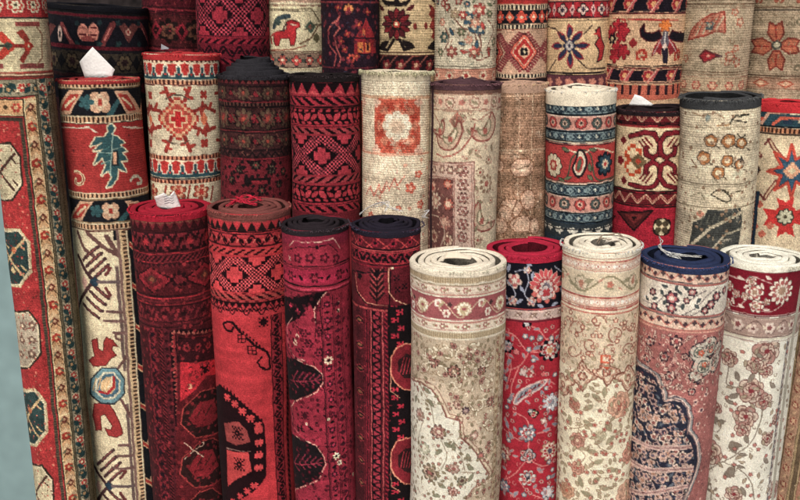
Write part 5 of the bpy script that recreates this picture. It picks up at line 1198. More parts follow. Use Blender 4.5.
def p_m7(c):
    N, PK, CR, R_, LB = (50, 66, 80), (196, 136, 118), (212, 200, 166), (176, 60, 58), (130, 150, 150)
    c.img[:] = N
    c.band(80, 103, (212, 202, 170))
    def nb(y0, y1):
        s = c.hs(y0, y1); s.fill(N); s.dia(LB, 17, 4.4, 0, ry=3.4, hol=.4); s.ros((200, 196, 170), 17, 2.0, 4, .4, .5); s.slash(LB, 8.5, .1, 1.2, .2); s.slash(LB, 8.5, .1, -1.2, .2); s.edges((22, 26, 34), .9); s.edges(LB, .6, 1.0)
    def pb(y0, y1):
        s = c.hs(y0, y1); s.fill(PK); s.ros((84, 60, 60), 15.5, 6.3, 8, .12); s.ros((176, 62, 60), 15.5, 5.5, 8, .14, alt=1); s.ros((84, 96, 92), 15.5, 5.5, 8, .14, alt=2); s.ros((206, 170, 140), 15.5, 3.2, 8, .35); s.ros((60, 50, 50), 15.5, 1.6, 6, .3); s.edges((206, 176, 150), .8)
    nb(103, 115); pb(116, 131); nb(132, 142); c.hl(143, .9, (206, 186, 150))
    s = c.hs(144, 184); s.fill(R_); s.edges((206, 180, 150), .8); s.edges((60, 40, 46), .7, 1.0)
    c.clipband(145, 183)
    c.vine_ = None
    c.line([(536, 176), (548, 181), (566, 178), (572, 158), (582, 150), (592, 156), (594, 176), (606, 180), (622, 170)], 1.6, (84, 90, 70), 1); c.line([(570, 150), (584, 153), (596, 148), (614, 152)], 1.4, (206, 190, 150), 1)
    c.fl(553, 165, 12.5, (66, 56, 54), 10, .12); c.fl(553, 165, 11.5, (206, 190, 150), 10, .16); c.fl(553, 165, 6, (170, 56, 54), 8, .2); c.fl(553, 165, 3, (206, 170, 130), 6, .2)
    c.fl(606, 164, 13, (34, 40, 54), 8, .2); c.fl(606, 164, 10, (54, 84, 100), 8, .25); c.fl(606, 164, 5.4, (206, 186, 150), 8, .3); c.fl(606, 164, 2.6, (176, 60, 56), 5, .2)
    c.poly(smooth([(579, 150), (585, 154), (587, 164), (583, 174), (577, 176), (573, 168), (576, 160)], 4, True), (206, 190, 156), (54, 40, 46), 1.1); c.poly(smooth([(580, 157), (583, 162), (581, 170), (577, 170), (577, 163)], 4, True), (84, 104, 84), (176, 60, 56), .9)
    for (x, y, a) in ((566, 150, .3), (568, 178, -.4), (590, 178, .8), (594, 150, .2), (562, 180, .5), (543, 150, .6), (616, 150, .4), (590, 168, 1.4)): c.lf(x, y, 4.4, 1.6, a, (110, 116, 84), (50, 40, 44), .5)
    c.mask = None
    nb(185, 196); pb(197, 212); nb(213, 223)
    s = c.hs(224, 238); s.fill((60, 70, 76)); s.ros((206, 200, 176), 14, 4, 5, .4); s.leaf((196, 190, 170), 7, 3.4, 1.2, .8); c.hl(230, .8, (30, 30, 40))
    return c.finish(.04, .05, .09)

def p_m8(c):
    MR, CR, OR, K_, R_ = (118, 34, 40), (206, 180, 130), (186, 72, 44), (46, 28, 30), (160, 34, 46)
    c.img[:] = R_
    c.band(100, 110, (52, 42, 44))
    def zz(y0, y1):
        s = c.hs(y0, y1); s.fill(MR); s.zig((196, 150, 116), 15, 1.9, .62); s.zig((150, 60, 60), 15, .6, .5); s.edges(K_, 1.0)
    c.band(106, 111, (130, 44, 48)); zz(111, 124); c.hl(125, 1.6, K_); c.hl(127, 1, (150, 50, 50))
    s = c.hs(128, 191); s.fill(CR)
    c.clipband(128, 191)
    for x0 in (632, 604, 667, 697):
        if x0 in (632, 697): 
            c.stamp(x0 - 2, 160, ['..##..', '.#..##', '#....#', '##..##', '.####.', '##..##', '#....#', '.#..##', '..##..'], {'#': OR}, 3.2, 3.6); c.dia(x0 + 4, 161, 8, 7, (120, 96, 64), 2); c.dia(x0 + 4, 161, 3.4, 3.4, (170, 60, 44))
    def chook(x, y, f, g):
        q = [(x - 17 * f, y - 22 * g), (x - 3 * f, y - 26 * g), (x + 7 * f, y - 24 * g), (x + 13 * f, y - 15 * g), (x + 12 * f, y - 4 * g), (x + 6 * f, y - 0 * g), (x - 1 * f, y - 4 * g), (x - 2 * f, y - 10 * g)]
        c.line(q, 5.4, (66, 28, 32)); c.line(q, 3.8, (132, 34, 44))
        for k in range(3): c.line([(x - 2 * f - k * 3 * f, y - 21 * g + k * g * 2), (x + 5 * f - k * 3 * f, y - 12 * g + k * g * 2)], 1.7, MR)
    chook(645, 158, 1, 1); chook(645, 162, 1, -1); chook(671, 158, -1, 1); chook(671, 162, -1, -1)
    c.fl(619, 160, 5, (130, 34, 40), 5, .3); c.fl(686, 160, 5, (130, 34, 40), 5, .3); c.dia(612, 160, 5, 6, (110, 34, 40), 2)
    for (x, y) in ((622, 140), (622, 180), (690, 140), (690, 178)): c.dia(x, y, 4, 4, MR, 1)
    c.mask = None
    c.hl(192, 1.6, K_); zz(193.5, 206); c.hl(207, 1.2, K_)
    c.band(208, 260, (168, 34, 50))
    c.poly([(616, 211), (650, 211), (632, 230)], (96, 36, 38), K_, .8); c.poly([(623, 214), (642, 214), (632, 224)], (130, 46, 46)); c.poly([(629, 216), (636, 216), (632, 220)], K_)
    c.fl(660, 227, 10, (54, 40, 36), 4, .1, .78); c.fl(660, 227, 8.5, (206, 190, 140), 4, .4); c.fl(660, 227, 8, (90, 76, 56), 4, .45, .78); c.dia(660, 227, 2.4, 2.4, (206, 180, 130))
    c.line([(604, 214), (614, 216), (608, 224)], 1.4, K_); c.fl(690, 214, 5, (96, 36, 40), 4, .3)
    return c.finish(.06, .06, .11)

def p_m9(c):   # grey woven end, pale ground
    CR, OR, G = (200, 184, 146), (166, 100, 60), (62, 64, 64)
    c.img[:] = CR
    s = c.hs(92, 106); s.fill((84, 84, 84)); s.bar((104, 104, 100), 5, .5); s.edges((60, 62, 64), 1.2)
    c.hl(107, 1.2, (140, 140, 124))
    c.clipband(108, 127)
    c.line([(690, 112), (700, 116), (712, 112), (722, 118)], 1.0, (150, 120, 84)); c.line([(728, 124), (733, 116), (746, 114)], 2.0, (50, 50, 46)); c.line([(733, 120), (744, 122)], 1.2, (60, 56, 50)); c.line([(716, 126), (728, 124)], 1.6, (170, 130, 80)); c.ell(706, 118, 2.4, 4, (150, 160, 150))
    c.mask = None; c.hl(128, .9, (150, 136, 104)); c.hl(130, .6, (166, 150, 116))
    for (x, y, rx, ry) in ((709, 141, 5.5, 5), (727, 141, 6.2, 4.6), (740, 143, 4.6, 5), (702, 158, 6, 4.8), (726, 161, 5, 4.6), (738, 164, 4, 5), (717, 173, 5.5, 4.4)):
        c.fl(x, y, rx + 1.6, (92, 78, 68), 5, .12, x); c.fl(x, y, rx + .5, (172, 112, 66), 5, .12, x); c.ell(x, y, rx * .55, ry * .6, (210, 186, 140)); c.line([(x + rx, y + ry), (x + rx + 3, y + ry + 2)], 1.2, (96, 80, 66))
    c.poly([(739, 155), (742, 160), (738, 163)], (70, 60, 56)); c.line([(736, 134), (740, 138), (744, 134)], 1.2, (70, 60, 50)); c.ell(736, 174, 5, 3.6, (176, 170, 136)); c.line([(690, 160), (694, 166), (688, 168)], 1.2, (120, 90, 70))
    c.hl(185, .9, (130, 116, 90)); c.hl(187, .6, (160, 146, 116))
    c.line(smooth([(710, 195), (716, 190), (724, 192), (730, 200), (724, 202), (716, 198), (710, 195)], 4), 1.3, (70, 64, 54)); c.line([(722, 190), (730, 194), (740, 190)], 1.1, (90, 80, 60)); c.line([(690, 196), (700, 192), (704, 200)], 1.2, (140, 130, 100))
    c.hl(208, .8, (140, 126, 96))
    c.poly([(690, 240), (693, 222), (704, 218), (707, 210), (740, 208), (742, 222), (738, 250), (688, 250)], (78, 80, 76)); c.line([(692, 244), (710, 228), (730, 218), (744, 210)], 3.2, (180, 168, 134)); c.fl(700, 214, 4, (200, 130, 104), 4, .3); c.line([(712, 250), (726, 234), (742, 228)], 2, (170, 160, 130))
    for i in range(6): c.line([(700 + i * 6, 226 - i * 1.5), (703 + i * 6, 216 - i)], 1.0, (110, 110, 96))
    c.scatter(-1000, 108, 2000, 260, 8, [('s', 1.8, [(160, 140, 104)]), ('d', 1.2, [(150, 120, 90)])], .4, .5)
    return c.finish(.08, .07, .11, worn=.06, worn_col=(190, 178, 146))

def p_m10(c):
    R_, CR, N, T = (186, 52, 46), (200, 180, 138), (46, 66, 88), (52, 84, 96)
    c.img[:] = CR
    c.band(98, 108, (196, 50, 50)); 
    s = c.hs(108, 128); s.fill(T); c.clipband(108.5, 127.5)
    for x0 in (768, 812, 724):
        c.line([(x0 - 6, 124), (x0 + 2, 112), (x0 + 30, 112)], 3.4, (200, 150, 120)); c.line([(x0 + 6, 124), (x0 + 14, 118), (x0 + 40, 118)], 3, (196, 90, 70)); c.line([(x0 - 20, 114), (x0 - 8, 113), (x0 - 12, 122)], 2.4, (206, 190, 150)); c.rect(x0 + 20, 122, 4, 2, N)
    c.mask = None; s.edges((30, 36, 44), 1); rope(c, 129, 134, (196, 130, 90), (80, 48, 40), 4)
    c.hl(135, 1, (70, 44, 40))
    for (x, y, f) in ((756, 148, 1), (776, 148, 1), (772, 190, -1), (752, 186, 1)):
        c.line([(x - 6, y - 8 * f), (x + 6, y + 8 * f)], 4.5, (130, 66, 60)); c.line([(x - 5, y - 7 * f), (x + 5, y + 7 * f)], 1.8, (206, 176, 130)); c.line([(x - 6, y - 8 * f), (x - 10, y - 4 * f)], 2.2, (120, 60, 56))
    c.poly([(745, 160), (757, 162), (762, 170), (757, 178), (745, 180)], (60, 84, 84), (96, 56, 50), .8)
    o = [(793 + (24 if k % 2 == 0 else 11) * math.cos(k * math.pi / 8 * 1), 171 + (27 if k % 2 == 0 else 12) * math.sin(k * math.pi / 8)) for k in range(16)]
    c.poly(o, N, (186, 70, 56), 1.4); c.poly([(793 + (a - 793) * .75, 171 + (b - 171) * .75) for a, b in o], (60, 96, 120)); c.dia(793, 171, 8, 8, (206, 150, 110), 2); c.dia(793, 171, 4, 4, (206, 190, 140))
    for dx, dy in ((0, -1), (0, 1), (-1, 0), (1, 0)): 
        c.poly([(787 + dx * 6 - dy * 6, 217 + dy * 6 + dx * 6), (787 + dx * 22 - dy * 9, 217 + dy * 20 + dx * 9), (787 + dx * 17, 217 + dy * 15), (787 + dx * 22 + dy * 9, 217 + dy * 20 - dx * 9), (787 + dx * 6 + dy * 6, 217 + dy * 6 - dx * 6)], (190, 50, 48))
    c.disc(787, 217, 11.5, (190, 50, 48)); c.fl(787, 217, 8.6, (70, 70, 60), 8, .1); c.fl(787, 217, 7.6, (180, 176, 140), 8, .3); c.disc(787, 217, 1.8, (90, 80, 60))
    for (x, y) in ((762, 204), (764, 234), (772, 226), (757, 226)): c.dia(x, y, 3.4, 3.4, (190, 100, 80), 1)
    c.clipband(194, 300, None, 756)
    c.band(194, 300, N); c.clipband(194, 300, None, 757); s = c.vs_(754.5, 214, 194, 300, 3.6); s.fill((196, 120, 84)).bar((70, 40, 40), 4, .5); c.line([(740, 195.5), (756, 195.5)], 3, (190, 110, 80)); c.fl(748, 212, 5, (60, 96, 110), 5, .3); c.fl(747, 230, 5, (190, 140, 100), 5, .3)
    c.mask = None
    return c.finish(.05, .06, .10)

# ------------------------------------------------------------------ back row
def rosband(c, y0, y1, bg, cols, per, r, edge, n=6, ph=0.0):
    s = c.hs(y0, y1); s.fill(bg)
    for i, k in enumerate(cols): s.ros(k, per, r * (1 - i * .34), n if i % 2 == 0 else 5, .25, ph)
    s.edges(edge, 1); return s

def p_b0(c):
    N, R_, DP = (40, 38, 48), (118, 36, 46), (170, 110, 96)
    c.img[:] = (70, 62, 54)
    c.band(8, 14, (34, 34, 38)); c.hl(16, 3.4, (104, 30, 42)); c.hl(18.5, 1, N)
    s = c.hs(19, 47); s.fill(N); c.clipband(19.5, 46.5)
    for x0 in (88, 128, 46, 168):
        if x0 in (88, 168): 
            for k in (-1, 1): c.ell(x0 + 5.5 * k, 32, 5.2, 8.4, (206, 130, 110)); c.line([(x0 + 5.5 * k - 3, 28), (x0 + 5.5 * k + 3, 28)], 1.3, (110, 40, 46)); c.line([(x0 + 5.5 * k - 3, 35), (x0 + 5.5 * k + 3, 35)], 1.3, (110, 40, 46))
            c.ell(x0, 39, 7, 2.4, (150, 70, 66))
        else: c.poly([(x0 - 10, 26), (x0 - 4, 23), (x0, 27), (x0 + 4, 23), (x0 + 10, 26), (x0, 43)], (122, 66, 62)); c.fl(x0, 32, 3.4, (206, 160, 130), 4, .3); c.fl(x0, 32, 1.6, (160, 50, 50), 4, .3)
    for (x, f) in ((66, 1), (108, -1), (144, 1), (30, -1)): c.line([(x - 5 * f, 24), (x + 5 * f, 44)], 5, (130, 60, 60)); c.line([(x - 3 * f, 28), (x + 3 * f, 40)], 1.4, (190, 110, 100))
    for x in (76, 100, 118, 138): c.fl(x, 44, 3, (50, 76, 76), 5, .3); c.fl(x, 23, 2.6, (50, 70, 74), 5, .3)
    c.ell(59, 34, 3, 8, (190, 160, 140), 0, .4)
    c.mask = None; c.hl(48.5, 3, (110, 34, 44)); c.hl(51, 1, N)
    s = c.hs(52, 74); s.fill((78, 68, 56)); s.ros((40, 36, 40), 26, 9, 6, .2); s.ros((108, 90, 66), 26, 7.6, 6, .25); s.ros((66, 44, 46), 26, 4, 6, .3); s.dia((40, 40, 44), 26, 5, .5, ry=8); s.edges(N, 1)
    c.band(75, 130, (70, 40, 44)); s = c.hs(78, 100); s.fill(N); s.ros(R_, 22, 7, 5, .3)
    return c.finish(.06, .07, .12)

def p_b1(c):
    c.img[:] = (96, 28, 38); K_ = (50, 26, 30)
    rosband(c, -30, 8, (92, 28, 38), [K_, (120, 40, 48), K_], 22, 9, K_); c.hl(10, 1.4, (140, 44, 52)); c.hl(12.5, 1, K_)
    s = rosband(c, 14, 48, (88, 34, 38), [(44, 30, 30), (112, 70, 54), (56, 34, 34), (120, 50, 48)], 26, 12, K_, 8, .4); s.dia((140, 36, 48), 26, 7, .9, ry=9); s.dia(K_, 26, 3.4, .9, ry=5)
    c.hl(50, 1.2, (140, 44, 52)); rosband(c, 52, 74, (84, 26, 34), [K_, (130, 40, 48)], 16, 6, K_)
    c.scatter(-1000, -30, 2000, 90, 5, [('s', 1.4, [K_]), ('s', 1.2, [(140, 50, 52)])], .4, .5)
    return c.finish(.07, .08, .12)

def p_b2(c):
    R_, K_ = (146, 36, 50), (44, 18, 28)
    c.img[:] = (110, 28, 42)
    checker_lattice(c, -42, 0, (150, 40, 54), K_, 46, .1, 2.2); checker_lattice(c, -5, 36, (156, 42, 56), K_, 40, .08, 2.2)
    c.hl(37.5, 1.4, R_); s = c.hs(39, 44); s.fill(K_).slash(R_, 9, .55, 1.4); s = c.hs(45, 58); s.fill((120, 30, 44)); s.vine(K_, 16, .7, .9); s.leaf(K_, 8, 3.6, 1.4, .8); s = c.hs(59, 64); s.fill(K_).slash(R_, 9, .55, -1.4)
    return c.finish(.06, .07, .13)

def p_b3(c):   # cream panel with a red horse
    CR, R_ = (196, 182, 136), (178, 44, 48)
    c.img[:] = CR
    c.band(-40, 2, (176, 140, 110)); c.hl(3, 1.2, (206, 190, 150)); c.hl(5, 1, (120, 70, 60)); c.hl(8, 1.4, (206, 190, 140))
    c.hl(11, 1.0, (90, 84, 70))
    c.line([(262, 50), (262, 16), (270, 9), (312, 9), (320, 22)], 1.4, (110, 96, 70)); c.line([(300, 44), (312, 38), (318, 26), (326, 20)], 1.8, (120, 90, 66)); c.line([(272, 50), (290, 50), (306, 46)], 1.4, (150, 90, 70))
    horse = [(276, 45), (275, 36), (277, 32), (284, 31), (287, 29), (287, 22), (292, 20), (299, 22), (300, 26), (297, 27), (295, 29), (296, 37), (294, 45), (291, 45), (290, 38), (281, 38), (279, 45)]
    c.poly(horse, (96, 40, 40), (96, 40, 40), .8); c.poly(horse, R_); c.line([(287, 24), (284, 27), (284, 31)], 1.4, (90, 60, 60)); c.line([(291, 24), (297, 25)], 1.2, (206, 170, 140))
    c.line([(276, 33), (272, 36), (273, 43)], 1.6, (170, 60, 56)); c.line([(275, 27), (277, 20), (283, 17), (289, 16)], 4, (64, 80, 86)); c.fl(278, 22, 4, (74, 90, 84), 5, .3)
    c.dia(270, 47, 2.6, 3.4, (70, 90, 90)); c.dia(311, 27, 6, 6, (84, 100, 84), 1); c.dia(311, 27, 2.4, 2.4, (170, 70, 60)); c.line([(304, 30), (318, 24)], 1.2, (100, 90, 70)); c.dia(317, 38, 4, 5, (110, 100, 70), 1)
    c.hl(52, 1, (110, 70, 60)); 
    s = c.hs(53, 68); s.fill((150, 120, 96)); s.ros((60, 60, 60), 14, 6, 4, .35); s.ros((190, 70, 64), 14, 5.2, 4, .4, alt=1); s.ros((176, 80, 70), 14, 4.6, 6, .3, alt=2); s.dia((206, 180, 140), 14, 2); s.dia((90, 96, 84), 14, 2.4, .5); s.edges((90, 60, 56), .9)
    c.band(69, 110, (186, 170, 126)); s = c.hs(71, 84); s.fill((186, 176, 140)); s.ros((176, 60, 56), 14, 4, 5, .3)
    return c.finish(.05, .06, .12)

def p_b4(c):   # deep plum with house and animals
    N, R_, OR = (46, 34, 50), (140, 44, 48), (190, 96, 60)
    c.img[:] = (54, 34, 48)
    c.hl(2, 1.4, (130, 50, 56)); 
    c.fl(347, 9, 6, (70, 44, 40), 8, .2); c.fl(347, 9, 5, (200, 120, 70), 8, .25); c.fl(347, 9, 2, (150, 50, 46), 5, .2)
    c.line([(326, 32), (330, 24), (336, 20), (338, 16), (334, 24), (338, 28), (332, 36), (334, 48), (339, 58), (336, 66)], 1.9, (166, 80, 74)); c.line([(326, 34), (328, 46), (334, 54), (332, 66)], 1.5, (150, 64, 64))
    for (x, y) in ((346, 34), (348, 60), (339, 41), (357, 24), (366, 12), (336, 8), (355, 56), (343, 50)): c.fl(x, y, 4, R_, 4, .4, x); c.disc(x, y, 1.2, OR)
    c.fl(350, 58, 4.4, (180, 70, 56), 6, .3); c.fl(350, 58, 1.8, (60, 40, 46), 4, .2)
    c.poly([(353, 53), (353, 38), (358, 30), (362, 24), (364, 18), (367, 24), (372, 34), (374, 53)], (150, 40, 46)); c.rect(359, 47, 3, 5, (200, 110, 60)); c.rect(366, 47, 3, 5, (196, 100, 56)); c.rect(366, 47, 1.2, 3, N); c.line([(352, 38), (374, 38)], 1.3, N); c.rect(362, 32, 1.5, 3, OR)
    c.hl(-8, 1.6, (150, 60, 60)); c.hl(68, 1.2, (110, 40, 50))
    c.scatter(-1000, -40, 2000, 100, 7, [('d', 1.8, [(110, 40, 50)]), ('f', 2, [(130, 50, 60)]), ('s', 1.6, [(60, 60, 80)])], .4, .6)
    return c.finish(.06, .08, .13)

def p_b5(c):   # cream grid and dark flowers
    CR, K_, R_ = (190, 164, 112), (48, 38, 38), (132, 38, 44)
    c.img[:] = CR
    c.hs(-8, -3).fill(K_); s = c.hs(-30, -9); s.fill(K_); s.ros(R_, 20, 7, 5, .3)
    for (x0, y0) in ((395, 24), (444, 24), (346, 24)):
        c.poly([(x0 - 15, y0 - 26), (x0 - 4, y0 - 22), (x0, y0 - 28), (x0 + 4, y0 - 22), (x0 + 15, y0 - 26), (x0 + 10, y0 - 18), (x0 - 10, y0 - 18)], K_)
        for k in range(12):
            a = k * math.pi / 6; c.lf(x0 + 9.5 * math.cos(a), y0 + 10.5 * math.sin(a), 5.4, 2.6, a, R_ if k % 2 else (96, 34, 42), K_, .9)
        c.fl(x0, y0, 5.5, K_, 8, .2); c.fl(x0, y0, 4, (176, 60, 50), 8, .2); c.rect(x0, y0, 1.6, 1.6, (206, 190, 140))
        for f in (-1, 1):
            c.lf(x0 + f * 12, y0 + 21, 8, 3.4, .5 * f, K_); c.lf(x0 + f * 14, y0 - 16, 5, 2, -.6 * f, (96, 36, 40))
            c.ell(x0 + f * 19, y0 + 2, 2, 3.4, (130, 50, 46)); c.line([(x0 + 3 * f, y0 + 16), (x0 + 8 * f, y0 + 26), (x0 + 16 * f, y0 + 24)], 3.2, K_)
    for (x, y) in ((430, 12), (433, 34), (431, 24), (372, 8)): c.poly([(x, y - 6), (x + 4, y), (x + 2, y + 8), (x - 3, y + 3)], (140, 50, 44))
    c.hl(53, 1.2, (90, 60, 50)); s = c.hs(55, 76); s.fill((54, 34, 40)); s.ros(R_, 16, 6, 5, .3); s.ros((190, 150, 110), 16, 2.8, 5, .3); s.slash((150, 80, 70), 16, .14, 1, .4); s.edges((120, 60, 50), 1)
    z = c.finish(.05, .06, .10); h, w = z.shape[:2]; z[::4] *= .86; z[:, ::5] *= .93
    return z

def p_b6(c):   # worn pale floral
    CR = (190, 178, 144); R_, BL, GR, SA = (166, 66, 60), (62, 92, 110), (110, 120, 88), (190, 130, 104)
    c.img[:] = CR
    for (x, y, r, k) in ((456, 14, 5, (160, 140, 100)), (443, 22, 4, SA), (470, 18, 7, BL), (480, 10, 7, R_), (464, 15, 4, R_), (481, 30, 6, BL), (490, 14, 4, GR), (476, 22, 5, SA), (445, 37, 6, (70, 96, 90)), (453, 52, 6, (150, 80, 70)), (475, 52, 6, (176, 80, 70)), (489, 50, 3, R_), (442, 52, 4, GR), (495, 42, 5, GR), (448, 8, 4, GR), (462, 32, 4, GR), (470, 40, 4, SA)):
        c.fl(x, y, r + .8, (130, 100, 80), 6, .35, x); c.fl(x, y, r, k, 6, .35, x); c.fl(x, y, r * .4, (206, 180, 140), 5, .3)
    for pts in ([(470, 24), (476, 36), (483, 56)], [(480, 34), (482, 46), (476, 58)], [(446, 28), (450, 40), (446, 50)], [(488, 20), (494, 30), (489, 44)], [(456, 20), (464, 28), (474, 30)], [(470, 52), (480, 60), (490, 56)]): c.line(pts, 1.4, (130, 84, 70), 1)
    for (x, y, a) in ((483, 26, 1.2), (472, 30, .7), (489, 52, 1.5), (464, 44, .3), (452, 32, 1), (478, 44, 1.6), (465, 52, .2)): c.lf(x, y, 4.6, 1.8, a, R_ if x % 2 else BL, (120, 100, 80), .4)
    c.hl(67, 1.2, (110, 100, 84)); s = c.hs(69, 84); s.fill((190, 130, 104)); s.ros((206, 180, 140), 18, 5, 6, .3); s.ros((166, 60, 56), 18, 2.4, 5, .3); s.edges((150, 80, 66), 1)
    c.scatter(-1000, -60, 2000, 4, 9, [('f', 3.4, [R_, CR]), ('l', 4, [GR]), ('f', 3, [BL, SA])], .4, .8)
    c.scatter(-1000, -60, 2000, 66, 9, [('s', 2, [(160, 110, 84)]), ('s', 1.8, [(120, 130, 110)])], .4, .5)
    return c.finish(.06, .07, .12, worn=.14, worn_col=(196, 186, 154))

def p_b7(c):
    CR, R_, K_ = (188, 150, 116), (170, 48, 46), (40, 38, 46)
    c.img[:] = CR
    c.hs(-30, 4).fill(R_); rope(c, 5, 9, (200, 180, 140), K_, 4); s = c.hs(9.5, 24); s.fill(K_); s.ros((196, 72, 56), 12, 6.2, 4, .3, alt=1); s.dia((206, 90, 66), 12, 5, ry=6, alt=2); s.dia((214, 190, 150), 12, 2); s.dia((60, 76, 90), 12, 1.8, .5)
    rope(c, 24.5, 28.5, (200, 180, 140), K_, 4); c.hl(29.5, 1, (130, 60, 50))
    c.clipband(30, 74)
    for x0 in (526, 500 - 1, 553):
        w = 19 if x0 == 526 else 17; xx = x0 if x0 == 526 else (500 if x0 < 526 else 553)
    def ser(x, y, rx, ry):
        for k in range(9):
            t = k / 8
            for sx in (-1, 1):
                for sy in (-1, 1):
                    px, py = x + sx * rx * t, y + sy * ry * (1 - t); c.line([(px, py), (px + sx * 5, py + sy * 2.5)], 2.0, (140, 60, 64))
        c.dia(x, y, rx + 1.2, ry + 1.2, (96, 40, 44), 1); c.dia(x, y, rx, ry, (196, 90, 72), 1); c.dia(x, y, rx * .82, ry * .82, (206, 176, 140), 1); c.dia(x, y, rx * .74, ry * .74, (178, 50, 48), 1); c.dia(x, y, rx * .42, ry * .42, (206, 160, 120), 1); c.fl(x, y, 4.4, K_, 4, .25, .78); c.fl(x, y, 1.6, (206, 190, 140), 4, .2)
    ser(525, 52, 14, 17); ser(497, 52, 10, 16); ser(556, 52, 10, 16)
    c.mask = None; rope(c, 74.5, 78, (200, 180, 140), K_, 4); c.band(79, 110, (60, 40, 46))
    return c.finish(.05, .06, .11)

def p_b8(c):
    CR, R_, N, K_ = (200, 168, 114), (168, 42, 50), (56, 60, 88), (44, 36, 44)
    c.img[:] = CR
    c.hs(-30, -3).fill(K_); c.hl(-2, 1, (200, 150, 110)); s = c.hs(0, 19); s.fill(R_); s.ros(K_, 21, 6.4, 4, .3, .3); s.ros((206, 170, 150), 21, 5.4, 4, .4, .3); s.ros((70, 60, 80), 21, 2.4, 4, .3, .3); s.bar((60, 44, 60), 21, .08, .8); s.dia((200, 150, 140), 21, 3, .8, ry=6, hol=.4); s.edges((200, 140, 110), .8); s.edges(K_, .8, 1)
    c.hl(20.5, 1.2, K_)
    c.clipband(22, 72)
    for (x0, y0) in ((568, 46), (624, 46)):
        for k in range(8):
            a = k * math.pi / 4; L_ = 13 if k % 2 == 0 else 11; c.lf(x0 + L_ * math.cos(a), y0 + (L_ + 2) * math.sin(a), 7.6, 3.4, a, (150, 50, 60), None); c.lf(x0 + L_ * .9 * math.cos(a), y0 + L_ * math.sin(a), 6.4, 2.2, a, N, None)
        c.fl(x0, y0, 7, N, 8, .25); c.dia(x0, y0, 4, 4.6, (170, 160, 150), 1); c.dia(x0, y0, 1.8, 2, N)
    RR = (178, 46, 48); c.poly([(594, 30), (599, 26), (600, 38), (603, 46), (600, 60), (595, 62), (597, 50), (593, 44), (597, 38)], RR, K_, .6); c.poly([(592, 34), (597, 32), (597, 36)], RR)
    for pts in ([(546, 26), (554, 28), (560, 36)], [(576, 60), (584, 68), (604, 68)], [(554, 60), (548, 70)], [(582, 34), (590, 26)]): c.line(pts, 1.4, (90, 70, 60))
    c.mask = None; c.hl(73, 1.4, K_); s = c.hs(74.5, 90); s.fill((110, 60, 70)); s.ros((190, 120, 100), 12, 4.6, 5, .3); s.edges(K_, 1)
    return c.finish(.05, .06, .11)

def p_b9(c):
    CR, R_, N, OR = (196, 158, 112), (160, 40, 48), (42, 34, 46), (206, 110, 50)
    c.img[:] = CR
    def nb(y0, y1):
        s = c.hs(y0, y1); s.fill(N); s.ros((190, 110, 90), 24, 6.6, 8, .15); s.ros(R_, 24, 5.6, 8, .2); s.ros((206, 150, 90), 24, 2.8, 6, .3); s.slash((176, 80, 80), 24, .18, .7, .42); s.slash((206, 160, 130), 24, .05, .7, .40); s.edges((110, 40, 44), 1); s.edges((200, 150, 110), .7, 1.4)
    nb(-6, 14); c.hl(15.5, 1, (200, 150, 110)); c.hl(-8, 3, R_)
    c.clipband(16, 65)
    c.line([(626, 19), (676, 20)], 1.4, (170, 60, 56)); c.line([(612, 18), (624, 20), (620, 30)], 1.4, (170, 60, 56))
    for (x, y) in ((616, 26), (620, 36), (616, 48), (622, 30), (613, 56), (610, 32), (622, 52)): c.fl(x, y, 8, (110, 30, 40), 5, .4, x); c.fl(x, y, 6.8, (172, 40, 50), 5, .4, x)
    c.fl(611, 39, 6, N, 6, .35); c.fl(611, 39, 2.6, (196, 170, 120), 4, .3); c.dia(632, 43, 4, 4.6, (150, 40, 44), 1)
    # eagle
    c.fl(664, 25, 7, (150, 60, 50), 6, .3); c.fl(664, 25, 6, OR, 6, .3); c.rect(664, 33, 2, 4, OR)
    for f in (-1, 1):
        c.poly([(664 + 3 * f, 38), (664 + 10 * f, 42), (664 + 18 * f, 42), (664 + 24 * f, 36), (664 + 25 * f, 29), (664 + 21 * f, 24), (664 + 20 * f, 32), (664 + 13 * f, 33), (664 + 6 * f, 30)], N, (90, 30, 40), .6)
        c.poly([(664, 30), (664 + 4 * f, 38), (664 + 10 * f, 46), (664 + 14 * f, 58), (664 + 8 * f, 52), (664 + 4 * f, 56)], (150, 44, 50)); c.line([(664 + 4 * f, 40), (664 + 11 * f, 54)], 1.2, (190, 150, 140))
    c.poly([(661, 48), (667, 48), (666, 64), (662, 64)], (50, 44, 60)); c.poly([(662, 30), (666, 30), (668, 44), (664, 50), (660, 44)], (110, 100, 110)); c.dia(664, 46, 2.4, 4, (206, 180, 160)); c.line([(664, 32), (664, 42)], 1.2, (206, 200, 190))
    for x in (641, 676): c.stamp(x, 55, ['.###.', '##.##', '#...#', '#.###', '##.#.'], {'#': (176, 56, 46)}, 2.2)
    c.mask = None; c.hl(66.5, 1.2, N); nb(68, 84); s = c.hs(85, 100); s.fill((60, 36, 44)); s.tile(['#.#', '#.#', '###'], {'#': (180, 90, 70)}, 9)
    return c.finish(.05, .06, .11)

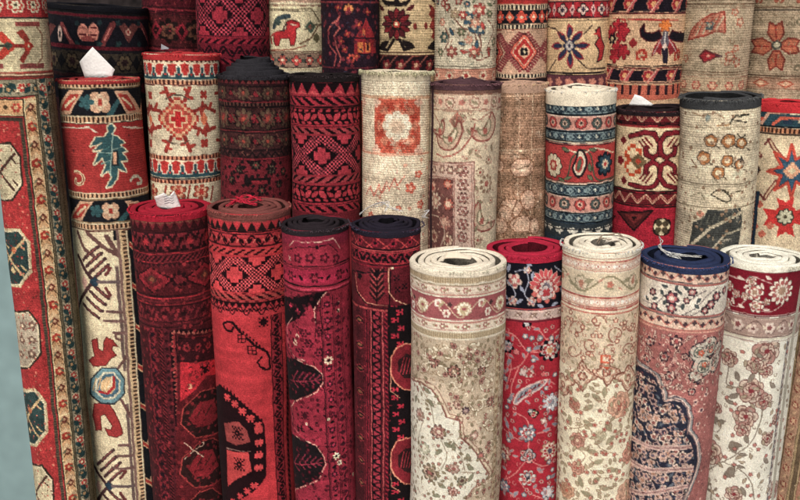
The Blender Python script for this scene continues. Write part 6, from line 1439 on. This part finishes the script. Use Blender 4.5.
def p_b10(c):
    CR, SA, RR = (172, 152, 116), (166, 96, 74), (160, 44, 50)
    c.img[:] = CR
    c.hl(4, 1.2, (120, 90, 66)); c.hl(7, .8, (140, 110, 84)); rosband(c, -24, 0, (170, 146, 110), [SA, (190, 160, 120)], 18, 6, (130, 100, 74))
    c.poly([(688, 40), (692, 30), (700, 22), (712, 14), (725, 12), (725, 32), (714, 32), (704, 36)], (176, 110, 88), (150, 64, 52), .9)
    for i in range(4): c.line([(692 + i * 7, 36 - i * 2.4), (700 + i * 7, 22 - i * 2.4)], 1.3, (150, 64, 52)); c.line([(696 + i * 7, 36 - i * 2.4), (703 + i * 7, 24 - i * 2.4)], 1.6, CR)
    c.rect(710, 25, 3.4, 4, (90, 104, 104)); c.fl(710, 25, 2, (170, 160, 130), 4, .3)
    for i in range(5): c.line([(700 + i * 4, 30 - i * 2), (696 + i * 4, 24 - i * 2)], 1.2, SA)
    c.poly([(700, 56), (706, 50), (712, 53), (720, 56), (712, 60), (704, 62)], RR, (110, 50, 50), .8); c.dia(709, 56, 2.2, 2, (200, 130, 110)); c.line([(716, 56), (722, 56)], 1.2, (90, 60, 70))
    for (x, y, r) in ((730, 56, 6), (736, 48, 4), (727, 63, 3), (737, 62, 5), (683, 22, 4), (686, 58, 4), (740, 22, 5), (735, 12, 4)): c.fl(x, y, r, SA, 5, .3, x); c.fl(x, y, r * .6, (184, 160, 124), 5, .3)
    c.hl(72, 1, (130, 96, 70)); c.hl(74.5, .8, (150, 120, 90)); rosband(c, 77, 94, (170, 146, 108), [(160, 84, 70), (190, 150, 110)], 16, 5, (140, 100, 76))
    c.scatter(-1000, -24, 2000, 110, 10, [('s', 2, [(150, 116, 86)])], .4, .6)
    return c.finish(.08, .07, .11, worn=.06, worn_col=(176, 158, 122))

def p_b11(c):
    CR, SA, RR = (166, 146, 112), (160, 84, 64), (176, 70, 56)
    c.img[:] = CR
    rosband(c, -16, 8, (168, 148, 112), [SA, (180, 156, 116), RR], 20, 7, (120, 92, 70)); c.hl(10, 1.6, (110, 96, 80)); c.hl(13, .8, (150, 124, 94))
    for dx, dy in ((0, -1), (0, 1), (-1, 0), (1, 0)):
        x, y = 776, 46
        q = [(x + dx * 5 - dy * 3, y + dy * 5 + dx * 3), (x + dx * 13 - dy * 8, y + dy * 13 + dx * 8), (x + dx * 24 - dy * 6, y + dy * 24 + dx * 6), (x + dx * 20, y + dy * 20), (x + dx * 24 + dy * 6, y + dy * 24 - dx * 6), (x + dx * 13 + dy * 8, y + dy * 13 - dx * 8), (x + dx * 5 + dy * 3, y + dy * 5 - dx * 3)]
        c.poly(q, (172, 96, 70), (130, 56, 46), .8); c.line([(x + dx * 8, y + dy * 8), (x + dx * 19, y + dy * 19)], 1.6, (150, 56, 46))
    c.ell(776, 45, 5, 4.4, (84, 84, 76)); c.ell(776, 45, 3, 2.6, (176, 166, 130))
    for (x, y) in ((748, 64), (750, 22), (800, 22), (798, 68)): c.ell(x, y, 4, 3.4, (120, 110, 84)); c.ell(x, y, 2, 1.6, CR)
    c.hl(76, 1.2, (110, 84, 66)); s = c.hs(78, 90); s.fill((166, 132, 100)); s.dia(SA, 24, 9, ry=4.5); s.dia((186, 150, 110), 24, 6, ry=2.6); s.edges((130, 90, 70), .8)
    c.scatter(-1000, 12, 2000, 76, 10, [('s', 2, [(150, 126, 94)]), ('s', 1.4, [(130, 110, 84)])], .4, .6)
    return c.finish(.10, .07, .10)
PILE = pile_material()
G1, G2, G3 = 'rolled rugs of the front row', 'rolled rugs of the middle row', 'rolled rugs of the back row'
RUGS = [
 # ---- front row
 Rug(1, 168, 206, 80, 192, 1.60, 525, p_f1, 'dark maroon rolled rug with bright red rolled end and a paper tag on top', (168, 30, 48), 7, 3.8, 0.32, 0, 1, group=G1, gap=0.86),
 Rug(2, 249, 205, 81, 260, 1.60, 525, p_f2, 'bright red rolled rug with bold black hooked medallion and pink-brown rolled end', (132, 72, 66), 6, 3.9, 0.36, 0, -1, group=G1, gap=0.72),
 Rug(3, 316, 222, 68, 326, 1.54, 525, p_f3, 'crimson rolled rug with charcoal rolled end and white dotted medallion outline', (58, 48, 54), 6, 4.2, 0.34, .10, 1, group=G1, gap=0.72),
 Rug(4, 387, 223, 72, 386, 1.545, 525, p_f4, 'dark red rolled rug with blue-black rolled end tied with white thread', (50, 44, 60), 6, 5.0, 0.3, .12, -1, group=G1, gap=0.74, sa=1.2),
 Rug(5, 458, 258, 94, 454.5, 1.465, 525, p_f5, 'cream and olive rolled rug with dusty rose band near its cream rolled end', (222, 208, 178), 6, 4.3, 0.42, -.04, 1, group=G1, gap=0.86),
 Rug(6, 529, 246, 79, 528, 1.555, 525, p_f6, 'red floral rolled rug with navy flower band and raspberry red rolled end', (178, 34, 58), 7, 3.0, 0.5, -.03, -1, group=G1, gap=0.86),
 Rug(7, 602, 242, 79, 591, 1.485, 525, p_f7, 'beige and salmon floral rolled rug with cream rolled end', (222, 210, 180), 6, 4.3, 0.36, 0, 1, group=G1, gap=0.86, sa=-1.25),
 Rug(8, 684, 255, 87, 662, 1.475, 525, p_f8, 'rolled rug with navy flowered medallion, pale flower band and navy blue rolled end', (50, 62, 100), 7, 3.2, 0.46, 0, -1, group=G1, gap=0.86),
 Rug(9, 763, 255, 84, 734, 1.55, 525, p_f9, 'white rolled rug with deep red flower band and rose sprays at the right', (224, 216, 192), 6, 4.4, 0.32, 0, 1, group=G1, gap=0.86, sa=1.2),
 Rug(10, 850, 262, 84, 807, 1.6, 525, p_f10, 'golden brown striped rug at the right edge behind the white rug', (170, 150, 110), 6, 3.2, .3, 0, 1, group=G1),
 # ---- middle row
 Rug(11, 99, 78, 78, 133, 1.735, 525, p_m0, 'cream rolled rug with brown combs, red panel with teal leaf and white tag', (176, 56, 56), 4, 3.0, .35, .03, 1, group=G2, ridge=.5, lean=5),
 Rug(12, 181, 53, 75, 198, 1.80, 230, p_m1, 'cream rolled rug with two red bands of teal crowns beside the black coned rug', (178, 48, 50), 6, 3.2, .3, .02, -1, group=G2, ridge=.5, lean=5, sa=1.25),
 Rug(13, 254, 74, 73, 262, 1.79, 230, p_m2, 'nearly black and maroon rolled rug whose inner turns rise in a cone', (60, 58, 64), 4, 5.2, 0.36, .55, 1, group=G2, gap=.6, lean=5),
 Rug(14, 325, 74, 71, 331, 1.79, 230, p_m3, 'red and black rolled rug with check lattice and flat black end', (46, 38, 40), 6, 2.4, .4, 0, -1, group=G2, lean=5),
 Rug(15, 396, 71, 69, 392, 1.79, 245, p_m4, 'rough cream rolled rug with faded orange flower square and frayed end', (206, 192, 154), 8, 2.8, .35, 0, 1, group=G2, ridge=.9, lean=5),
 Rug(16, 464, 82, 72, 458, 1.79, 260, p_m5, 'cream paisley rolled rug with mauve-brown rolled end', (98, 66, 72), 6, 4.2, .2, .14, -1, group=G2, lean=5, sa=-1.15),
 Rug(17, 520, 82, 58, 512, 1.86, 250, p_m6, 'threadbare brown rolled rug with faint faded blooms between the paisley and navy banded rugs', (178, 142, 112), 9, 3.0, .35, 0, 1, group=G2, ridge=.8, lean=5),
 Rug(18, 582, 88, 70, 568, 1.82, 255, p_m7, 'rolled rug with navy and pink rosette bands under a thick cream end', (216, 204, 172), 14, 3.6, 0.4, .10, -1, group=G2, lean=3, gap=0.86),
 Rug(19, 654, 107, 75, 632, 1.82, 260, p_m8, 'maroon and cream rolled rug with large hooked motifs and white tag on top', (54, 40, 44), 5, 2.6, 0.5, 0, 1, group=G2, ridge=.5, lean=3.5, gap=0.75),
 Rug(20, 719, 95, 76, 700, 1.735, 260, p_m9, 'pale worn rolled rug with small orange blossoms and grey woven end', (78, 80, 82), 10, 1.6, 0.7, 0, -1, group=G2, ridge=.8, lean=2.5, gap=0.7),
 Rug(21, 793, 101, 74, 750, 1.84, 265, p_m10, 'cream rolled rug with blue star and red flower under a bright red end', (196, 44, 50), 9, 2.6, 0.45, 0, 1, group=G2, ridge=.5, lean=5, gap=0.8),
 # ---- back row
 Rug(22, 99, 5, 96, 112, 1.92, 110, p_b0, 'navy rolled rug with pink flower band and black end behind the tagged cream rug', (34, 34, 42), 5, 2.0, .7, 0, 1, group=G3),
 Rug(23, 172, -46, 62, 182, 2.0, 85, p_b1, 'maroon rolled rug with brown flower band at the back', (110, 36, 44), 6, 3.0, .35, 0, -1, group=G3),
 Rug(24, 232, -46, 72, 244, 1.93, 90, p_b2, 'crimson rolled rug with black check lattice at the back', (120, 34, 44), 6, 3.2, .35, 0, 1, group=G3),
 Rug(25, 294, -44, 64, 303, 1.99, 95, p_b3, 'cream rolled rug with a red horse at the back', (196, 180, 140), 6, 3.0, .35, 0, -1, group=G3),
 Rug(26, 349, -40, 58, 352, 1.95, 95, p_b4, 'plum rolled rug with red house and orange flower at the back', (90, 40, 50), 6, 3.0, .35, 0, 1, group=G3),
 Rug(27, 407, -44, 64, 404, 1.99, 95, p_b5, 'tan rolled rug with dark red and black star flowers at the back', (190, 164, 120), 6, 3.0, .35, 0, -1, group=G3, ridge=.9),
 Rug(28, 468, -42, 64, 462, 1.95, 100, p_b6, 'worn pale rolled rug with small red and blue flowers at the back', (196, 184, 150), 6, 3.0, .35, 0, 1, group=G3, ridge=.8),
 Rug(29, 523, -44, 54, 512, 1.99, 100, p_b7, 'tan rolled rug with red serrated diamonds and black band at the back', (170, 60, 56), 6, 3.0, .35, 0, -1, group=G3, ridge=.6),
 Rug(30, 579, -46, 64, 562, 2.0, 105, p_b8, 'golden rolled rug with navy and red star at the back', (176, 56, 56), 6, 3.0, .35, 0, 1, group=G3, ridge=.6),
 Rug(31, 649, -44, 80, 615, 1.985, 110, p_b9, 'rolled rug with spread-winged bird between black rosette bands at the back', (60, 44, 50), 6, 3.0, .35, 0, -1, group=G3, ridge=.6),
 Rug(32, 722, -42, 72, 676, 1.96, 115, p_b10, 'faded beige rolled rug with red bud and pink leaf at the back', (176, 156, 120), 6, 3.0, .35, 0, 1, group=G3, ridge=.8),
 Rug(33, 792, -40, 80, 735, 2.0, 120, p_b11, 'greyish beige rolled rug with red four-armed flower in the back right corner', (170, 150, 116), 6, 3.0, .35, 0, -1, group=G3, ridge=.8),
 Rug(34, 5, -46, 64, 69, 1.66, 525, p_l0, 'tall rolled rug with octagons on red and flowered borders at the left edge', (180, 60, 56), 6, 3.0, .35, 0, 1, group=G2, ridge=.5, lean=5),
]
BY = {}
for r_ in RUGS:
    r_.build(); BY[r_.seed] = r_

# ------------------------------------------------------------------ tags, threads, fringe (parts of their rugs)
def near(rug, x, y):
    """point at pixel-ray depth of a rug's end plane, in the rug's own space"""
    d = ray(np.array(float(x)), np.array(float(y))); n = -rug.a
    t = ((rug.A - O) @ n) / (d @ n)
    return Vector(O + d * t - rug.base)

def paper(rug, x, y, w, h, outline, yaw=0.0, tilt=0.0, roll=0.0, curlk=.15, col=(236, 234, 230), marks=False, sink=.12, back=0.0):
    """a bent slip of stiff paper, its lower edge tucked into the roll; outline in 0..1"""
    k = 1 / rug.kpx; c0 = Vector(on_plane(np.array(float(x)), np.array(float(y)), rug.A[1] + back) - rug.base)
    me = bpy.data.meshes.new('paper_tag'); vs, fs, ok = [], [], {}
    q = outline
    def inside(px, py):
        r = False
        for i in range(len(q)):
            (x0, y0), (x1, y1) = q[i], q[(i + 1) % len(q)]
            if (y0 > py) != (y1 > py) and px < (x1 - x0) * (py - y0) / (y1 - y0) + x0: r = not r
        return r
    # fan of the outline, subdivided so the slip can bend
    import bmesh
    bm = bmesh.new(); vv = [bm.verts.new((px, 0, py)) for px, py in q]; bm.faces.new(vv)
    bmesh.ops.triangulate(bm, faces=bm.faces[:]); bmesh.ops.subdivide_edges(bm, edges=bm.edges[:], cuts=4, use_grid_fill=True)
    from mathutils import Matrix
    M = Matrix.Rotation(yaw, 3, 'Z') @ Matrix.Rotation(tilt, 3, 'X') @ Matrix.Rotation(roll, 3, 'Y')
    for v in bm.verts:
        px, py = v.co.x, v.co.z
        p = Vector(((px - .5) * w * k, -curlk * w * k * math.sin(px * 2.6 + py) - curlk * .5 * h * k * py * py, (py - sink) * h * k)); v.co = M @ p
    bm.to_mesh(me); bm.free(); me.update(); me.polygons.foreach_set('use_smooth', np.ones(len(me.polygons), bool))
    me.materials.append(cmat('tag_paper', col, dark=.96, light=1.03, scale=30))
    o = link('paper_tag', me, rug.root); o.location = c0; 
    s = o.modifiers.new('thick', 'SOLIDIFY'); s.thickness = .0004
    if marks:
        paths = []
        for i in range(4):
            pts = []
            for j in range(5):
                px = .3 + .1 * j; py = .75 - i * .13 + .04 * ((j * 7 + i * 3) % 3 - 1)
                p = Vector(((px - .5) * w * k, -curlk * w * k * math.sin(px * 2.6 + py) - curlk * .5 * h * k * py * py - .0006, (py - sink) * h * k)); pts.append(M @ p)
            paths.append(pts)
        m = tube_mesh('handwriting', paths, .00032, cmat('ink', (60, 60, 90)), 4); oo = link('handwriting', m, o)
    return o

def strings(rug, paths, rad, col, name='thread'):
    """paths in (x, y, lift) above the rug's end"""
    P_ = []; R = random.Random(rug.seed)
    for pts in paths:
        for k in range(3):
            q = smooth([tuple(near(rug, x, y) + Vector((R.gauss(0, .0016), R.gauss(0, .0016), abs(l + R.gauss(0, .0012))))) for x, y, l in pts], 8)
            P_.append([tuple(c + R.gauss(0, .00025) for c in p) for p in q])
    return link(name, tube_mesh(name, P_, rad * .52, cmat('cotton_' + name, col), 5), rug.root)

def has(*k): return all(i in BY for i in k)
if has(11): paper(BY[11], 98, 74, 34, 30, [(.12, .0), (.0, .52), (.42, 1.0), (.62, .75), (1.0, .26), (.9, .0)], .05, -.12, 0, .05)
if has(1): paper(BY[1], 170, 205, 24, 20, [(0, .0), (-.08, .7), (.32, .95), (.5, .7), (.72, .95), (.85, .5), (.95, .0)], .2, .1, 0, .25, marks=True)
if has(19): paper(BY[19], 641, 104, 24, 11, [(.0, .0), (.2, 1.0), (.5, .8), (1.0, .1), (.9, 0)], -.1, -.1, 0, .1)
if has(12): paper(BY[12], 165, 49, 8, 6, [(0, 0), (.1, .9), (.6, .5), (1, .2), (.9, 0)], .3, -.3, 0, .2, col=(150, 150, 156))
if has(7): paper(BY[7], 612, 242, 17, 6, [(0, 0), (.1, .7), (.4, .5), (.7, 1), (1, .4), (.9, 0)], .3, -.7, 0, .3, col=(216, 206, 190))
if has(5): paper(BY[5], 458, 259, 28, 7, [(0, 0), (.06, .9), (.5, 1), (1, .6), (.95, 0)], -.2, -.9, 0, .1, col=(222, 208, 186))
if has(4):
    strings(BY[4], [[(360, 216, .004), (368, 212, .008), (376, 209, .012), (384, 211, .016), (392, 213, .010), (402, 214, .006)], [(372, 210, .006), (378, 214, .018), (388, 210, .016), (385, 215, .006)], [(424, 212, -.001), (428, 214, .006), (423, 217, .0), (427, 220, -.004)]], .0009, (222, 214, 206))
if has(8): strings(BY[8], [[(659, 240, .004), (661, 245, .006), (659, 249, .006), (664, 253, .005), (678, 257, .004), (700, 259, .003)], [(659, 249, .005), (666, 257, .006), (680, 260, .004)]], .0013, (226, 216, 200))
if has(2): strings(BY[2], [[(226, 208, .003), (238, 203, .008), (246, 205, .006), (254, 201, .006), (262, 199, .003)], [(230, 202, .003), (244, 206, .007), (258, 206, .003)], [(240, 200, .004), (248, 203, .008), (256, 198, .004)], [(232, 206, .004), (246, 200, .009), (262, 203, .003)], [(236, 199, .004), (250, 206, .007), (260, 200, .003)]], .0013, (214, 50, 72), 'loose_yarn')
if has(7): strings(BY[7], [[(597, 244, .003), (603, 239, .008), (610, 240, .009), (617, 237, .006), (624, 240, .003)], [(600, 240, .003), (608, 243, .008), (618, 241, .004)]], .0009, (150, 130, 110))
if has(21): strings(BY[21], [[(764, 97, .002), (765, 93, .008), (768, 90, .012), (766, 94, .01)]], .0008, (220, 190, 180))

def fringe(rug, th0, th1, n, ln, col, up=.4, seed=0):
    R = random.Random(seed); P_ = []
    for i in range(n):
        th = th0 + (th1 - th0) * R.random(); r = rug.R * (1 + .01 * R.random())
        p = rug.point(np.array(th), np.array(r), np.array(.004 * R.random())) - rug.base; p = Vector(p)
        out = Vector(rug.ey * math.cos(th) + rug.ex * math.sin(th)); side = Vector(rug.ex * math.cos(th) - rug.ey * math.sin(th))
        L_ = ln * R.uniform(.5, 1.2); u = up * R.uniform(.3, 1.3); w = R.uniform(-.6, .6)
        P_.append([p, p + out * L_ * .35 + Vector((0, 0, L_ * .4 * u)) + side * L_ * .2 * w, p + out * L_ * .6 + Vector((0, 0, L_ * (.6 * u - .25))) + side * L_ * .5 * w, p + out * L_ * .7 + Vector((0, 0, L_ * (.4 * u - .7))) + side * L_ * .8 * w])
    link('fringe', tube_mesh('fringe', P_, .0006, cmat('cotton_fringe', col), 4), rug.root)
if has(15): fringe(BY[15], -1.9, 1.6, 260, .009, (212, 200, 164), .8, 4)
if has(20): fringe(BY[20], -1.9, 1.9, 130, .006, (96, 98, 98), .9, 5)
if has(13): fringe(BY[13], -1.9, 1.9, 90, .005, (54, 52, 58), .4, 6)
if has(9): fringe(BY[9], .5, 1.9, 60, .006, (206, 200, 180), .2, 8)
if has(5): fringe(BY[5], -1.5, 1.5, 60, .004, (222, 210, 180), .4, 9)

for k_, n_ in ((1, 150), (2, 150), (3, 130), (4, 130), (6, 130), (7, 150), (8, 150), (11, 110), (12, 110), (14, 110), (16, 120), (17, 90), (18, 120), (19, 110), (21, 90)):
    if has(k_): fringe(BY[k_], -1.9, 1.9, n_, .0032, [min(255, x * 1.15 + 14) for x in BY[k_].bind], .5, 20 + k_)

# ------------------------------------------------------------------ setting
def box(name, lo, hi, mat, bevel=.0):
    import bmesh
    bm = bmesh.new(); bmesh.ops.create_cube(bm, size=1)
    for v in bm.verts: v.co = Vector([lo[i] + (v.co[i] + .5) * (hi[i] - lo[i]) for i in range(3)])
    if bevel: bmesh.ops.bevel(bm, geom=bm.edges[:], offset=bevel, segments=3, affect='EDGES')
    me = bpy.data.meshes.new(name); bm.to_mesh(me); bm.free(); me.materials.append(mat); return link(name, me)

fl = box('ground', (-6, -4, -.1), (6, 6, 0), cmat('dusty_concrete', (120, 112, 104), scale=8)); fl['kind'] = 'structure'
wl = box('back_wall', (-3, 2.30, 0), (3, 2.40, 3.0), cmat('dark_backdrop', (50, 44, 44), scale=6)); wl['kind'] = 'structure'
wm = cmat('painted_plaster', (136, 160, 162), dark=.93, light=1.03, scale=3)
XL = float(on_plane(np.array(8.), np.array(400.), 1.72)[0])
pl = box('painted_column', (XL - .60, 1.80, 0), (XL + .12, 2.2, 1.27), wm, .02)
pl['label'] = 'pale teal painted pillar standing at the left edge beside the octagon rug'; pl['category'] = 'pillar'

# ------------------------------------------------------------------ light, sky, camera
w_ = bpy.data.worlds.new('World'); bpy.context.scene.world = w_; w_.use_nodes = True
nt = w_.node_tree; bg = nt.nodes['Background']; sky = nt.nodes.new('ShaderNodeTexSky'); sky.sky_type = 'NISHITA'; sky.sun_disc = False
EL, AZ = math.radians(48), math.radians(-10)      # sun high behind the camera
sky.sun_elevation = EL; sky.sun_rotation = math.radians(180) - AZ
sky.air_density = 1.0; sky.dust_density = 4.0; sky.ozone_density = .6
nt.links.new(sky.outputs[0], bg.inputs['Color']); bg.inputs['Strength'].default_value = .08
sl = bpy.data.lights.new('sun', 'SUN'); sl.energy = 3.2; sl.angle = math.radians(28); sl.color = (1, .96, .90)
so = link('sun', sl); sd = Vector((math.sin(AZ) * math.cos(EL), -math.cos(AZ) * math.cos(EL), math.sin(EL)))
so.rotation_euler = sd.to_track_quat('Z', 'Y').to_euler(); so.location = sd * 5

cd = bpy.data.cameras.new('camera'); cd.sensor_fit = 'HORIZONTAL'; cd.sensor_width = 36; cd.lens = 36 * F / 800; cd.clip_start = .05; cd.clip_end = 200
co = link('camera', cd); co.location = (0, 0, CZ); co.rotation_euler = (math.pi / 2 - PITCH, 0, 0)
sc = bpy.context.scene; sc.camera = co
sc.view_settings.view_transform = 'Standard'; sc.view_settings.look = 'None'; sc.view_settings.exposure = 0; sc.view_settings.gamma = 1
sc.cycles.use_adaptive_sampling = True; sc.cycles.adaptive_threshold = .02; sc.cycles.max_bounces = 4; sc.cycles.diffuse_bounces = 2; sc.cycles.use_denoising = True
